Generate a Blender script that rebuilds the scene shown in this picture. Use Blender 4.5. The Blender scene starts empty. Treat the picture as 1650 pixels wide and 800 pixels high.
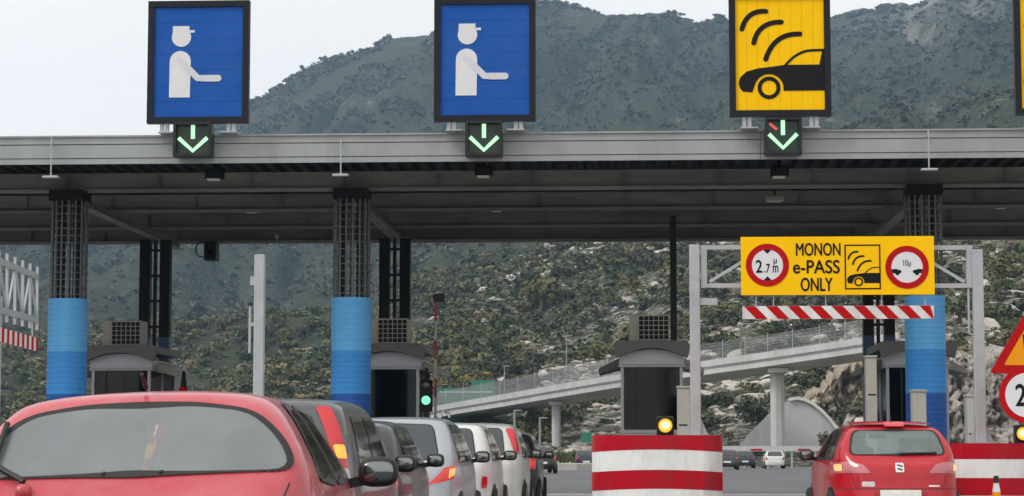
import bpy, math, random
import numpy as np
from mathutils import Vector

# ------------------------------------------------------------------ camera, world, sun, exposure
scene = bpy.context.scene
COL = scene.collection
F_PX, CX, CY = 3500.0, 825.0, 400.0          # focal length and centre in photo pixels (1650 x 800)
CAM = Vector((0.0, 0.0, 1.2))
PITCH = math.atan(322.0 / F_PX)
YAW = math.atan(192.0 / F_PX * math.cos(PITCH))
cam_d = bpy.data.cameras.new('camera')
cam_d.sensor_width = 36.0
cam_d.lens = 36.0 * F_PX / 1650.0
cam_d.clip_start = 0.1
cam_d.clip_end = 6000.0
cam = bpy.data.objects.new('camera', cam_d)
COL.objects.link(cam)
cam.location = CAM
cam.rotation_euler = (math.pi / 2 + PITCH, 0.0, YAW)
scene.camera = cam

SUN_EL, SUN_AZ = math.radians(46), math.radians(236)   # azimuth from +Y, clockwise
world = bpy.data.worlds.new('World')
scene.world = world
world.use_nodes = True
wn, wl = world.node_tree.nodes, world.node_tree.links
wn.clear()
w_out = wn.new('ShaderNodeOutputWorld')
w_bg = wn.new('ShaderNodeBackground')
w_sky = wn.new('ShaderNodeTexSky')
w_sky.sky_type = 'NISHITA'
w_sky.sun_disc = False
w_sky.sun_elevation = SUN_EL
w_sky.sun_rotation = SUN_AZ
w_sky.dust_density = 4.0
w_sky.air_density = 1.0
w_hsv = wn.new('ShaderNodeHueSaturation')
w_hsv.inputs['Saturation'].default_value = 0.12
w_mix = wn.new('ShaderNodeMix')
w_mix.data_type = 'RGBA'
w_mix.inputs[0].default_value = 0.72                   # overcast: one even cloud sheet
w_mix.inputs[7].default_value = (9.25, 9.0, 8.7, 1.0)
wl.new(w_sky.outputs[0], w_hsv.inputs['Color'])
wl.new(w_hsv.outputs[0], w_mix.inputs[6])
w_tc = wn.new('ShaderNodeTexCoord')
w_nz = wn.new('ShaderNodeTexNoise')
w_nz.inputs['Scale'].default_value = 3.0
w_nz.inputs['Detail'].default_value = 5.0
w_mr = wn.new('ShaderNodeMapRange')
w_mr.inputs['To Min'].default_value = 0.93
w_mr.inputs['To Max'].default_value = 1.08
w_mul = wn.new('ShaderNodeMix')
w_mul.data_type = 'RGBA'
w_mul.blend_type = 'MULTIPLY'
w_mul.inputs[0].default_value = 1.0
wl.new(w_tc.outputs['Generated'], w_nz.inputs['Vector'])
wl.new(w_nz.outputs['Fac'], w_mr.inputs['Value'])
wl.new(w_mix.outputs[2], w_mul.inputs[6])
wl.new(w_mr.outputs['Result'], w_mul.inputs[7])
wl.new(w_mul.outputs[2], w_bg.inputs['Color'])
wl.new(w_bg.outputs[0], w_out.inputs['Surface'])
w_bg.inputs['Strength'].default_value = 0.15

sun_d = bpy.data.lights.new('sun', 'SUN')
sun_d.energy = 1.3
sun_d.angle = math.radians(14)
sun_d.color = (1.0, 0.97, 0.92)
sun = bpy.data.objects.new('sun', sun_d)
COL.objects.link(sun)
sdir = Vector((math.sin(SUN_AZ) * math.cos(SUN_EL), math.cos(SUN_AZ) * math.cos(SUN_EL), math.sin(SUN_EL)))
sun.rotation_euler = sdir.to_track_quat('Z', 'Y').to_euler()
sun.location = (0, -20, 60)

scene.view_settings.view_transform = 'Standard'
scene.view_settings.look = 'None'
scene.view_settings.gamma = 1.0
scene.view_settings.exposure = 0.0
scene.cycles.use_denoising = True
scene.cycles.volume_bounces = 0
scene.cycles.max_bounces = 6
scene.cycles.volume_step_rate = 4.0

RNG = random.Random(7)
NPR = np.random.default_rng(11)

# ------------------------------------------------------------------ helpers
_R = Vector((math.cos(YAW), math.sin(YAW), 0))
_F = Vector((-math.sin(YAW) * math.cos(PITCH), math.cos(YAW) * math.cos(PITCH), math.sin(PITCH)))
_U = _R.cross(_F)

def at(px, py, Y):
    """point at road distance Y seen at a photo pixel: used to read real positions and sizes off the photograph"""
    d = _F + _R * ((px - CX) / F_PX) + _U * ((CY - py) / F_PX)
    return CAM + d * (Y / d.y)

def ax(px, Y, py=600):
    return at(px, py, Y).x

def az(py, Y, px=1017):
    return at(px, py, Y).z

ORG = {}

class MB:
    def __init__(self):
        self.v, self.f = [], []
    def add(self, vs, fs):
        b = len(self.v)
        self.v.extend([tuple(p) for p in vs])
        self.f.extend([tuple(i + b for i in q) for q in fs])
        return self
    def box(self, x0, x1, y0, y1, z0, z1):
        vs = [(x0, y0, z0), (x1, y0, z0), (x1, y1, z0), (x0, y1, z0), (x0, y0, z1), (x1, y0, z1), (x1, y1, z1), (x0, y1, z1)]
        return self.add(vs, [(0, 3, 2, 1), (4, 5, 6, 7), (0, 1, 5, 4), (1, 2, 6, 5), (2, 3, 7, 6), (3, 0, 4, 7)])
    def cbox(self, x0, x1, y0, y1, z0, z1, c=0.02):
        """box with chamfered vertical edges and a small top chamfer"""
        pl = [(x0 + c, y0), (x1 - c, y0), (x1, y0 + c), (x1, y1 - c), (x1 - c, y1), (x0 + c, y1), (x0, y1 - c), (x0, y0 + c)]
        mx, my = (x0 + x1) / 2, (y0 + y1) / 2
        ins = [(mx + (x - mx) * (1 - 2 * c / max(x1 - x0, 1e-6)), my + (y - my) * (1 - 2 * c / max(y1 - y0, 1e-6))) for x, y in pl]
        vs = [(x, y, z0) for x, y in pl] + [(x, y, z1 - c) for x, y in pl] + [(x, y, z1) for x, y in ins]
        fs = [tuple(range(7, -1, -1)), tuple(range(16, 24))]
        for k in range(2):
            for i in range(8):
                j = (i + 1) % 8
                fs.append((k * 8 + i, k * 8 + j, k * 8 + 8 + j, k * 8 + 8 + i))
        return self.add(vs, fs)
    def prism_xz(self, pts, y0, y1):
        a = sum(pts[i][0] * pts[(i + 1) % len(pts)][1] - pts[(i + 1) % len(pts)][0] * pts[i][1] for i in range(len(pts)))
        if a < 0:
            pts = pts[::-1]
        n = len(pts)
        vs = [(x, y0, z) for x, z in pts] + [(x, y1, z) for x, z in pts]
        fs = [tuple(range(n)), tuple(range(2 * n - 1, n - 1, -1))]
        for i in range(n):
            j = (i + 1) % n
            fs.append((i, i + n, j + n, j))
        return self.add(vs, fs)
    def prism_xy(self, pts, z0, z1):
        a = sum(pts[i][0] * pts[(i + 1) % len(pts)][1] - pts[(i + 1) % len(pts)][0] * pts[i][1] for i in range(len(pts)))
        if a < 0:
            pts = pts[::-1]
        n = len(pts)
        vs = [(x, y, z0) for x, y in pts] + [(x, y, z1) for x, y in pts]
        fs = [tuple(range(n - 1, -1, -1)), tuple(range(n, 2 * n))]
        for i in range(n):
            j = (i + 1) % n
            fs.append((i, j, j + n, i + n))
        return self.add(vs, fs)
    def stroke_xz(self, pts, w, y0, y1, caps=True):
        P = [Vector(p) for p in pts]
        L, Rr = [], []
        for i, p in enumerate(P):
            a = P[max(i - 1, 0)]
            b = P[min(i + 1, len(P) - 1)]
            t = (b - a).normalized()
            nrm = Vector((-t.y, t.x))
            L.append(p + nrm * w / 2)
            Rr.append(p - nrm * w / 2)
        def cap(p, frm):
            ang0 = math.atan2(frm.y - p.y, frm.x - p.x)
            return [(p.x + w / 2 * math.cos(ang0 - k * math.pi / 6), p.y + w / 2 * math.sin(ang0 - k * math.pi / 6)) for k in range(1, 6)]
        poly = [(q.x, q.y) for q in L]
        if caps:
            poly += cap(P[-1], L[-1])
        poly += [(q.x, q.y) for q in Rr[::-1]]
        if caps:
            poly += cap(P[0], Rr[0])
        return self.prism_xz(poly, y0, y1)
    def ring_xz(self, cx, cz, r0, r1, y0, y1, n=40):
        vs, fs = [], []
        for i in range(n):
            c, s = math.cos(2 * math.pi * i / n), math.sin(2 * math.pi * i / n)
            vs += [(cx + r0 * c, y0, cz + r0 * s), (cx + r1 * c, y0, cz + r1 * s), (cx + r1 * c, y1, cz + r1 * s), (cx + r0 * c, y1, cz + r0 * s)]
        for i in range(n):
            a, b = 4 * i, 4 * ((i + 1) % n)
            for k in range(4):
                l = (k + 1) % 4
                fs.append((a + k, a + l, b + l, b + k))
        return self.add(vs, fs)
    def tube(self, pts, r, n=8, r2=None):
        P = [Vector(p) for p in pts]
        vs, fs = [], []
        for i, p in enumerate(P):
            t = (P[min(i + 1, len(P) - 1)] - P[max(i - 1, 0)]).normalized()
            ref = Vector((0, 0, 1)) if abs(t.z) < 0.9 else Vector((0, 1, 0))
            a = t.cross(ref).normalized()
            b = a.cross(t)
            rr = r if r2 is None else r + (r2 - r) * i / (len(P) - 1)
            for k in range(n):
                th = 2 * math.pi * k / n
                vs.append(p + a * (rr * math.cos(th)) + b * (rr * math.sin(th)))
        for i in range(len(P) - 1):
            for k in range(n):
                l = (k + 1) % n
                fs.append((i * n + k, i * n + l, (i + 1) * n + l, (i + 1) * n + k))
        fs.append(tuple(range(n - 1, -1, -1)))
        fs.append(tuple(range((len(P) - 1) * n, len(P) * n)))
        return self.add(vs, fs)
    def bar(self, a, b, w, h):
        """rectangular bar from a to b, w across, h high"""
        a, b = Vector(a), Vector(b)
        t = (b - a).normalized()
        ref = Vector((0, 0, 1)) if abs(t.z) < 0.95 else Vector((0, 1, 0))
        s = t.cross(ref).normalized()
        u = s.cross(t)
        vs = []
        for p in (a, b):
            vs += [p - s * w / 2 - u * h / 2, p + s * w / 2 - u * h / 2, p + s * w / 2 + u * h / 2, p - s * w / 2 + u * h / 2]
        return self.add(vs, [(0, 1, 2, 3), (7, 6, 5, 4), (0, 4, 5, 1), (1, 5, 6, 2), (2, 6, 7, 3), (3, 7, 4, 0)])
    def lathe(self, prof, cx, cy, n=32, a0=0.0, a1=2 * math.pi):
        full = abs(a1 - a0 - 2 * math.pi) < 1e-6
        m = n if full else n + 1
        vs, fs = [], []
        for r, z in prof:
            for k in range(m):
                th = a0 + (a1 - a0) * k / n
                vs.append((cx + r * math.cos(th), cy + r * math.sin(th), z))
        for i in range(len(prof) - 1):
            for k in range(n):
                l = (k + 1) % m
                fs.append((i * m + k, i * m + l, (i + 1) * m + l, (i + 1) * m + k))
        return self.add(vs, fs)
    def superell(self, c, r, e=2.6, nu=20, nv=12):
        vs, fs = [], []
        def sp(v, p):
            return math.copysign(abs(v) ** p, v)
        p = 2.0 / e
        for i in range(nv + 1):
            ph = -math.pi / 2 + math.pi * i / nv
            for k in range(nu):
                th = 2 * math.pi * k / nu
                vs.append((c[0] + r[0] * sp(math.cos(ph), p) * sp(math.cos(th), p),
                           c[1] + r[1] * sp(math.cos(ph), p) * sp(math.sin(th), p), c[2] + r[2] * sp(math.sin(ph), p)))
        for i in range(nv):
            for k in range(nu):
                l = (k + 1) % nu
                fs.append((i * nu + k, i * nu + l, (i + 1) * nu + l, (i + 1) * nu + k))
        return self.add(vs, fs)

def mesh_from(name, mb, org=(0, 0, 0), smooth=False):
    me = bpy.data.meshes.new(name)
    o = org
    me.from_pydata([(p[0] - o[0], p[1] - o[1], p[2] - o[2]) for p in mb.v], [], mb.f)
    me.update()
    if smooth:
        me.polygons.foreach_set('use_smooth', [True] * len(me.polygons))
    return me

def obj(name, mb, mat, parent=None, smooth=False):
    """one mesh object from world coordinates; parts sit in the frame of their thing"""
    org = ORG.get(parent.name, (0, 0, 0)) if parent else (0, 0, 0)
    me = mesh_from(name, mb, org, smooth)
    return link(name, me, mat, parent, org)

def link(name, me, mat, parent=None, org=(0, 0, 0), loc=None):
    if mat is not None and not me.materials:
        me.materials.append(mat)
    o = bpy.data.objects.new(name, me)
    COL.objects.link(o)
    if parent:
        o.parent = parent
    ORG[o.name] = org
    if loc is not None:
        o.location = loc
    return o

def tag(o, label=None, cat=None, group=None, kind=None):
    if label:
        o['label'] = label
    if cat:
        o['category'] = cat
    if group:
        o['group'] = group
    if kind:
        o['kind'] = kind
    return o

def thing(name, label, cat, loc=(0, 0, 0), group=None):
    o = bpy.data.objects.new(name, None)
    o.empty_display_size = 0.2
    COL.objects.link(o)
    o.location = loc
    ORG[o.name] = tuple(loc)
    return tag(o, label, cat, group)

def copy_tree(o, loc=None, parent=None, mats=None):
    c = o.copy()
    COL.objects.link(c)
    if parent:
        c.parent = parent
    if loc is not None:
        c.location = loc
        ORG[c.name] = tuple(loc)
    for ch in o.children:
        copy_tree(ch, None, c)
    return c

def struct(name, mb, mat, smooth=False):
    return tag(obj(name, mb, mat, None, smooth), kind='structure')

# ------------------------------------------------------------------ materials
MATS = {}

def mat(name, col, rough=0.6, metal=0.0, var=0.12, scale=3.0, bump=0.0, bdist=0.05, coat=0.0, emit=None, estr=0.0, spec=0.5, stretch=None, dirt=None, dirt_amt=0.35):
    if name in MATS:
        return MATS[name]
    m = bpy.data.materials.new(name)
    m.use_nodes = True
    nt = m.node_tree
    n, l = nt.nodes, nt.links
    b = n['Principled BSDF']
    b.inputs['Roughness'].default_value = rough
    b.inputs['Metallic'].default_value = metal
    b.inputs['Specular IOR Level'].default_value = spec
    if coat:
        b.inputs['Coat Weight'].default_value = coat
        b.inputs['Coat Roughness'].default_value = 0.06
    tc = n.new('ShaderNodeTexCoord')
    vec = tc.outputs['Object']
    if stretch:
        mp = n.new('ShaderNodeMapping')
        mp.inputs['Scale'].default_value = stretch
        l.new(vec, mp.inputs['Vector'])
        vec = mp.outputs['Vector']
    nz = n.new('ShaderNodeTexNoise')
    nz.inputs['Scale'].default_value = scale
    nz.inputs['Detail'].default_value = 6.0
    nz.inputs['Roughness'].default_value = 0.65
    l.new(vec, nz.inputs['Vector'])
    rp = n.new('ShaderNodeValToRGB')
    rp.color_ramp.elements[0].position = 0.3
    rp.color_ramp.elements[1].position = 0.72
    rp.color_ramp.elements[0].color = (*[c * (1 - var) for c in col], 1)
    rp.color_ramp.elements[1].color = (*[min(c * (1 + var), 0.95) for c in col], 1)
    l.new(nz.outputs['Fac'], rp.inputs['Fac'])
    out = rp.outputs['Color']
    if dirt:
        n2 = n.new('ShaderNodeTexNoise')
        n2.inputs['Scale'].default_value = scale * 0.45
        n2.inputs['Detail'].default_value = 8.0
        n2.inputs['Roughness'].default_value = 0.7
        l.new(vec, n2.inputs['Vector'])
        r2 = n.new('ShaderNodeValToRGB')
        r2.color_ramp.elements[0].position = 0.43
        r2.color_ramp.elements[1].position = 0.68
        r2.color_ramp.elements[0].color = (0, 0, 0, 1)
        r2.color_ramp.elements[1].color = (dirt_amt, dirt_amt, dirt_amt, 1)
        l.new(n2.outputs['Fac'], r2.inputs['Fac'])
        mx = n.new('ShaderNodeMix')
        mx.data_type = 'RGBA'
        l.new(r2.outputs['Color'], mx.inputs[0])
        l.new(out, mx.inputs[6])
        mx.inputs[7].default_value = (*dirt, 1)
        out = mx.outputs[2]
    l.new(out, b.inputs['Base Color'])
    if bump:
        bp = n.new('ShaderNodeBump')
        bp.inputs['Strength'].default_value = bump
        bp.inputs['Distance'].default_value = bdist
        l.new(nz.outputs['Fac'], bp.inputs['Height'])
        l.new(bp.outputs['Normal'], b.inputs['Normal'])
    if emit:
        b.inputs['Emission Color'].default_value = (*emit, 1)
        b.inputs['Emission Strength'].default_value = estr
    MATS[name] = m
    return m

def leaf_mat(name, col, var=0.35):
    """leaf colour varies from clump to clump through a stored plant colour"""
    if name in MATS:
        return MATS[name]
    m = bpy.data.materials.new(name)
    m.use_nodes = True
    n, l = m.node_tree.nodes, m.node_tree.links
    b = n['Principled BSDF']
    b.inputs['Roughness'].default_value = 0.7
    b.inputs['Specular IOR Level'].default_value = 0.25
    at_ = n.new('ShaderNodeVertexColor')
    at_.layer_name = 'plant'
    oi = n.new('ShaderNodeObjectInfo')
    mx = n.new('ShaderNodeMix')
    mx.data_type = 'RGBA'
    mx.blend_type = 'MULTIPLY'
    mx.inputs[0].default_value = 1.0
    rp = n.new('ShaderNodeValToRGB')
    rp.color_ramp.elements[0].color = (*[c * (1 - var) for c in col], 1)
    rp.color_ramp.elements[1].color = (col[0] * (1 + var * 1.2), col[1] * (1 + var), col[2] * (1 + var * 0.5), 1)
    l.new(oi.outputs['Random'], rp.inputs['Fac'])
    l.new(at_.outputs['Color'], mx.inputs[6])
    l.new(rp.outputs['Color'], mx.inputs[7])
    l.new(mx.outputs[2], b.inputs['Base Color'])
    MATS[name] = m
    return m

M_ALU = mat('aluminium_panel', (0.315, 0.335, 0.345), 0.55, 0.0, 0.05, 0.7, spec=0.3, dirt=(0.20, 0.21, 0.215), dirt_amt=0.55, stretch=(3, 3, 0.5))
M_ALU_GAP = mat('panel_joint_grey', (0.16, 0.165, 0.17), 0.7)
M_BEAM = mat('painted_steel_beam', (0.23, 0.236, 0.222), 0.7, 0.0, 0.15, 1.2, spec=0.2, dirt=(0.08, 0.08, 0.075), dirt_amt=0.5, stretch=(0.5, 1, 3))
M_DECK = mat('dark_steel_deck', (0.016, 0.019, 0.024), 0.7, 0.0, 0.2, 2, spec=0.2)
M_BLACK = mat('black_steel', (0.007, 0.0075, 0.009), 0.6, 0.0, 0.2, 6, spec=0.2)
M_DARK = mat('charcoal_plastic', (0.022, 0.023, 0.025), 0.6, 0.0, 0.2, 6, spec=0.25)
M_GALV = mat('galvanised_steel', (0.40, 0.42, 0.44), 0.5, 0.25, 0.1, 4, dirt=(0.26, 0.27, 0.28), dirt_amt=0.35)
M_ROD = mat('cage_steel', (0.12, 0.124, 0.132), 0.5, 0.1, 0.2, 6, spec=0.3)
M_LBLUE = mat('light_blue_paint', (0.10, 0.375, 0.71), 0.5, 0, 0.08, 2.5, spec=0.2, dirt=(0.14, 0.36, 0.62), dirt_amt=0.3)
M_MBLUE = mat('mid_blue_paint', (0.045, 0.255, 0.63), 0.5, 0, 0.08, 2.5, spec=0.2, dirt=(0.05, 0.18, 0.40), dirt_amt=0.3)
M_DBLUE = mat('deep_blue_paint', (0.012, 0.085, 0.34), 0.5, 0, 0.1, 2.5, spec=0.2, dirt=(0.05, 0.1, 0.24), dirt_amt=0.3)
M_NAVY = mat('navy_paint', (0.02, 0.05, 0.13), 0.5, 0, 0.15, 2.5)
M_SBLUE = mat('sign_blue', (0.016, 0.092, 0.38), 0.5, 0, 0.08, 1.5, dirt=(0.05, 0.13, 0.36), dirt_amt=0.4, spec=0.06)
M_SWHITE = mat('sign_white', (0.66, 0.67, 0.70), 0.45, 0, 0.06, 2)
M_SGREY = mat('sign_light_grey', (0.58, 0.59, 0.64), 0.45, 0, 0.06, 2)
M_SYEL = mat('sign_yellow', (0.95, 0.545, 0.003), 0.55, 0, 0.06, 2, dirt=(0.82, 0.45, 0.01), dirt_amt=0.3, spec=0.06)
M_SORG = mat('sign_amber', (0.76, 0.30, 0.01), 0.4, 0, 0.06, 2, spec=0.06)
M_SBLK = mat('sign_black', (0.009, 0.008, 0.010), 0.55, spec=0.15)
M_SRED = mat('sign_red', (0.42, 0.008, 0.010), 0.45, 0, 0.08, 3, spec=0.06)
M_FRAME = mat('sign_frame_dark', (0.012, 0.013, 0.018), 0.55, spec=0.2)
M_RED = mat('barrier_red', (0.42, 0.006, 0.018), 0.45, 0, 0.12, 3.5, coat=0.1, stretch=(1.6, 1.6, 0.5), dirt=(0.16, 0.03, 0.035), dirt_amt=0.65, spec=0.06)
M_WHITE = mat('barrier_white', (0.72, 0.73, 0.73), 0.5, 0, 0.06, 3.5, stretch=(1.6, 1.6, 0.5), dirt=(0.36, 0.35, 0.33), dirt_amt=0.6)
M_CONC = mat('concrete', (0.42, 0.42, 0.41), 0.85, 0, 0.12, 0.8, 0.2, dirt=(0.27, 0.265, 0.25), dirt_amt=0.4)
M_CONCL = mat('pale_concrete', (0.52, 0.52, 0.53), 0.85, 0, 0.10, 0.5, 0.15, stretch=(1.5, 1.5, 0.35), dirt=(0.30, 0.295, 0.285), dirt_amt=0.6)
M_ASPH = mat('asphalt', (0.10, 0.103, 0.11), 0.85, 0, 0.2, 0.4, 0.1, dirt=(0.07, 0.07, 0.075), dirt_amt=0.5, stretch=(1, 0.12, 1))
M_MARK = mat('road_paint', (0.66, 0.66, 0.64), 0.7, 0, 0.15, 3)
M_BOOTH = mat('booth_grey_metal', (0.36, 0.37, 0.40), 0.4, 0.2, 0.06, 1.2)
M_BROOF = mat('booth_roof_grey', (0.10, 0.10, 0.098), 0.6, 0, 0.12, 2)
M_BGLASS = mat('booth_dark_glass', (0.004, 0.005, 0.007), 0.15, 0, 0.2, 2, spec=0.15)
M_BEIGE = mat('beige_cabinet', (0.36, 0.35, 0.31), 0.6, 0, 0.08, 2.5, dirt=(0.2, 0.19, 0.17), dirt_amt=0.3)
M_GREEN_LED = mat('arrow_green_led', (0.05, 0.18, 0.08), 0.5, emit=(0.58, 1.0, 0.66), estr=1.0)
M_RED_LED = mat('arrow_red_led', (0.6, 0.1, 0.08), 0.5, emit=(1.0, 0.16, 0.08), estr=0.35)
M_LEDBOX = mat('arrow_housing', (0.010, 0.030, 0.018), 0.4, 0, 0.2, 8)
M_AMBER_ON = mat('amber_lamp_lit', (0.9, 0.6, 0.1), 0.3, emit=(1.0, 0.50, 0.03), estr=0.85)
M_AMBER_HOT = mat('amber_lamp_core', (1.0, 0.8, 0.4), 0.3, emit=(1.0, 0.85, 0.35), estr=1.5)
M_GREEN_ON = mat('green_lamp_lit', (0.05, 0.2, 0.12), 0.3, emit=(0.30, 1.0, 0.68), estr=0.95)
M_RED_OFF = mat('red_lamp_unlit', (0.02, 0.004, 0.004), 0.25, coat=0.6)
M_LAMP_OFF = mat('white_lamp_unlit', (0.5, 0.5, 0.46), 0.3)
M_GSIGN = mat('highway_sign_green', (0.012, 0.16, 0.105), 0.45, 0, 0.1, 0.5)

# ------------------------------------------------------------------ numpy noise
_H = np.random.default_rng(5).random((256, 256))

def vnoise(x, y):
    xi, yi = np.floor(x).astype(int), np.floor(y).astype(int)
    fx, fy = x - xi, y - yi
    fx, fy = fx * fx * (3 - 2 * fx), fy * fy * (3 - 2 * fy)
    g = lambda i, j: _H[i & 255, j & 255]
    return (g(xi, yi) * (1 - fx) + g(xi + 1, yi) * fx) * (1 - fy) + (g(xi, yi + 1) * (1 - fx) + g(xi + 1, yi + 1) * fx) * fy - 0.5

def fbm(x, y, o=5, gain=0.5):
    s, a, f = 0.0, 1.0, 1.0
    for k in range(o):
        s = s + a * vnoise(x * f + 17.3 * k, y * f + 9.1 * k)
        a *= gain
        f *= 2.03
    return s

# ------------------------------------------------------------------ terrain
# columns of the view direction (photo x) : rows of (distance, photo y at which that ground is seen)
TERR = {
    -700: [(185, 770), (300, 730), (450, 690), (700, 620), (1000, 560), (1300, 480), (1600, 430), (1900, 400)],
    -150: [(185, 770), (260, 726), (400, 672), (600, 590), (850, 510), (1150, 425), (1500, 360), (1800, 330)],
    0: [(185, 770), (260, 724), (400, 664), (600, 575), (850, 490), (1150, 410), (1500, 330), (1800, 285)],
    200: [(185, 770), (260, 722), (400, 650), (600, 556), (850, 466), (1150, 380), (1500, 280), (1800, 228)],
    300: [(185, 770), (260, 720), (400, 640), (600, 545), (850, 455), (1150, 360), (1500, 250), (1800, 196)],
    400: [(185, 770), (260, 716), (400, 626), (600, 530), (850, 445), (1150, 350), (1500, 215), (1800, 154)],
    520: [(185, 770), (260, 706), (400, 604), (600, 512), (850, 435), (1150, 335), (1500, 175), (1800, 102)],
    600: [(185, 770), (229, 729), (255, 696), (390, 590), (560, 500), (850, 415), (1150, 320), (1500, 140), (1800, 66)],
    700: [(185, 770), (229, 729), (250, 684), (370, 570), (540, 480), (800, 395), (1150, 300), (1500, 110), (1800, 38)],
    860: [(185, 770), (229, 729), (248, 672), (350, 555), (500, 452), (700, 380), (1100, 280), (1500, 80), (1800, -4)],
    940: [(185, 770), (229, 729), (246, 664), (345, 545), (480, 440), (660, 372), (1100, 275), (1500, 85), (1800, -6)],
    1000: [(185, 770), (229, 729), (244, 660), (340, 535), (460, 435), (620, 366), (1000, 270), (1450, 100), (1750, 12)],
    1080: [(185, 770), (229, 729), (240, 655), (330, 520), (450, 425), (600, 360), (1000, 265), (1400, 110), (1700, 22)],
    1170: [(185, 770), (216, 724), (236, 650), (320, 505), (440, 415), (580, 350), (950, 255), (1350, 110), (1650, 18)],
    1300: [(190, 780), (214, 722), (232, 640), (300, 510), (420, 410), (560, 340), (1008, 240), (1600, 100), (2139, 17)],
    1400: [(190, 780), (230, 610), (290, 510), (410, 405), (540, 325), (963, 225), (1472, 95), (2001, 10)],
    1460: [(190, 780), (228, 600), (285, 505), (400, 400), (520, 310), (896, 208), (1382, 80), (1932, 8)],
    1520: [(190, 780), (226, 590), (280, 500), (390, 395), (510, 300), (851, 196), (1280, 70), (1794, -16)],
    1650: [(190, 780), (224, 580), (275, 490), (380, 390), (500, 290), (784, 180), (1216, 50), (1725, -36)],
    2300: [(190, 780), (224, 560), (275, 470), (380, 370), (500, 270), (784, 160), (1216, 30), (1725, -60)],
}
_tx = np.array(sorted(TERR))

def terrain_z(X, Y):
    X, Y = np.asarray(X, float), np.asarray(Y, float)
    px = 1017 + F_PX * X / Y
    cols = np.stack([np.interp(Y, [p[0] for p in TERR[k]] + [2600], [p[1] for p in TERR[k]] + [TERR[k][-1][1] + 260]) for k in _tx])
    px = np.clip(px, _tx[0], _tx[-1] - 1e-3)
    i = np.clip(np.searchsorted(_tx, px, side='right') - 1, 0, len(_tx) - 2)
    t = (px - _tx[i]) / (_tx[i + 1] - _tx[i])
    idx = np.arange(px.size).reshape(px.shape)
    cf = cols.reshape(len(_tx), -1)
    ii = i.reshape(-1)
    k = np.arange(px.size)
    yim = (cf[ii, k] * (1 - t.reshape(-1)) + cf[ii + 1, k] * t.reshape(-1)).reshape(px.shape)
    z = 1.2 + (722 - yim) / F_PX * Y
    g = np.clip((Y - 225) / 120, 0, 1)
    ridge = np.clip((TERR[1000][-1][0] + 100 - Y) / 500, 0.25, 1)
    z = z + g * ridge * (Y * 0.030 * fbm(X / 90 + 3, Y / 120 + 7, 4) + Y * 0.010 * fbm(X / 17, Y / 22, 4))
    z = z + (1 - g) * 0.5 * fbm(X / 6, Y / 6, 3)
    gul = np.abs(fbm(X / 75 + 5, Y / 260 + 2, 3))
    z = z - np.clip((Y - 600) / 400, 0, 1) * np.clip((1750 - Y) / 300, 0.0, 1) * 26 * np.clip(0.22 - gul, 0, 1) / 0.22
    return z

pxs = np.concatenate([np.arange(-700, -160, 30), np.arange(-160, 1800, 7), np.arange(1800, 2301, 30)])
Ys = [186.0]
while Ys[-1] < 2500:
    Ys.append(Ys[-1] * 1.0115)
Ys = np.array(Ys)
GY, GP = np.meshgrid(Ys, pxs, indexing='ij')
GX = (GP - 1017) / F_PX * GY
GZ = terrain_z(GX, GY)
nr, nc = GX.shape

def grid_mesh(name, X, Y, Z, smooth=True):
    nr, nc = X.shape
    me = bpy.data.meshes.new(name)
    V = np.stack([X, Y, Z], -1).reshape(-1, 3)
    idx = np.arange(nr * nc).reshape(nr, nc)
    Q = np.stack([idx[:-1, :-1], idx[:-1, 1:], idx[1:, 1:], idx[1:, :-1]], -1).reshape(-1, 4)
    np_mesh(me, V, Q)
    if smooth:
        me.polygons.foreach_set('use_smooth', np.ones(len(Q), bool))
    return me

def np_mesh(me, V, Q, colors=None):
    n, k = Q.shape
    me.vertices.add(len(V))
    me.vertices.foreach_set('co', np.ascontiguousarray(V, np.float32).ravel())
    me.loops.add(n * k)
    me.loops.foreach_set('vertex_index', np.ascontiguousarray(Q, np.int32).ravel())
    me.polygons.add(n)
    me.polygons.foreach_set('loop_start', np.arange(0, n * k, k, dtype=np.int32))
    me.polygons.foreach_set('loop_total', np.full(n, k, np.int32))
    if colors is not None:
        ca = me.color_attributes.new('plant', 'FLOAT_COLOR', 'POINT')
        c4 = np.ones((len(V), 4), np.float32)
        c4[:, :3] = colors
        ca.data.foreach_set('color', c4.ravel())
    me.update()
    me.validate()

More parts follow.
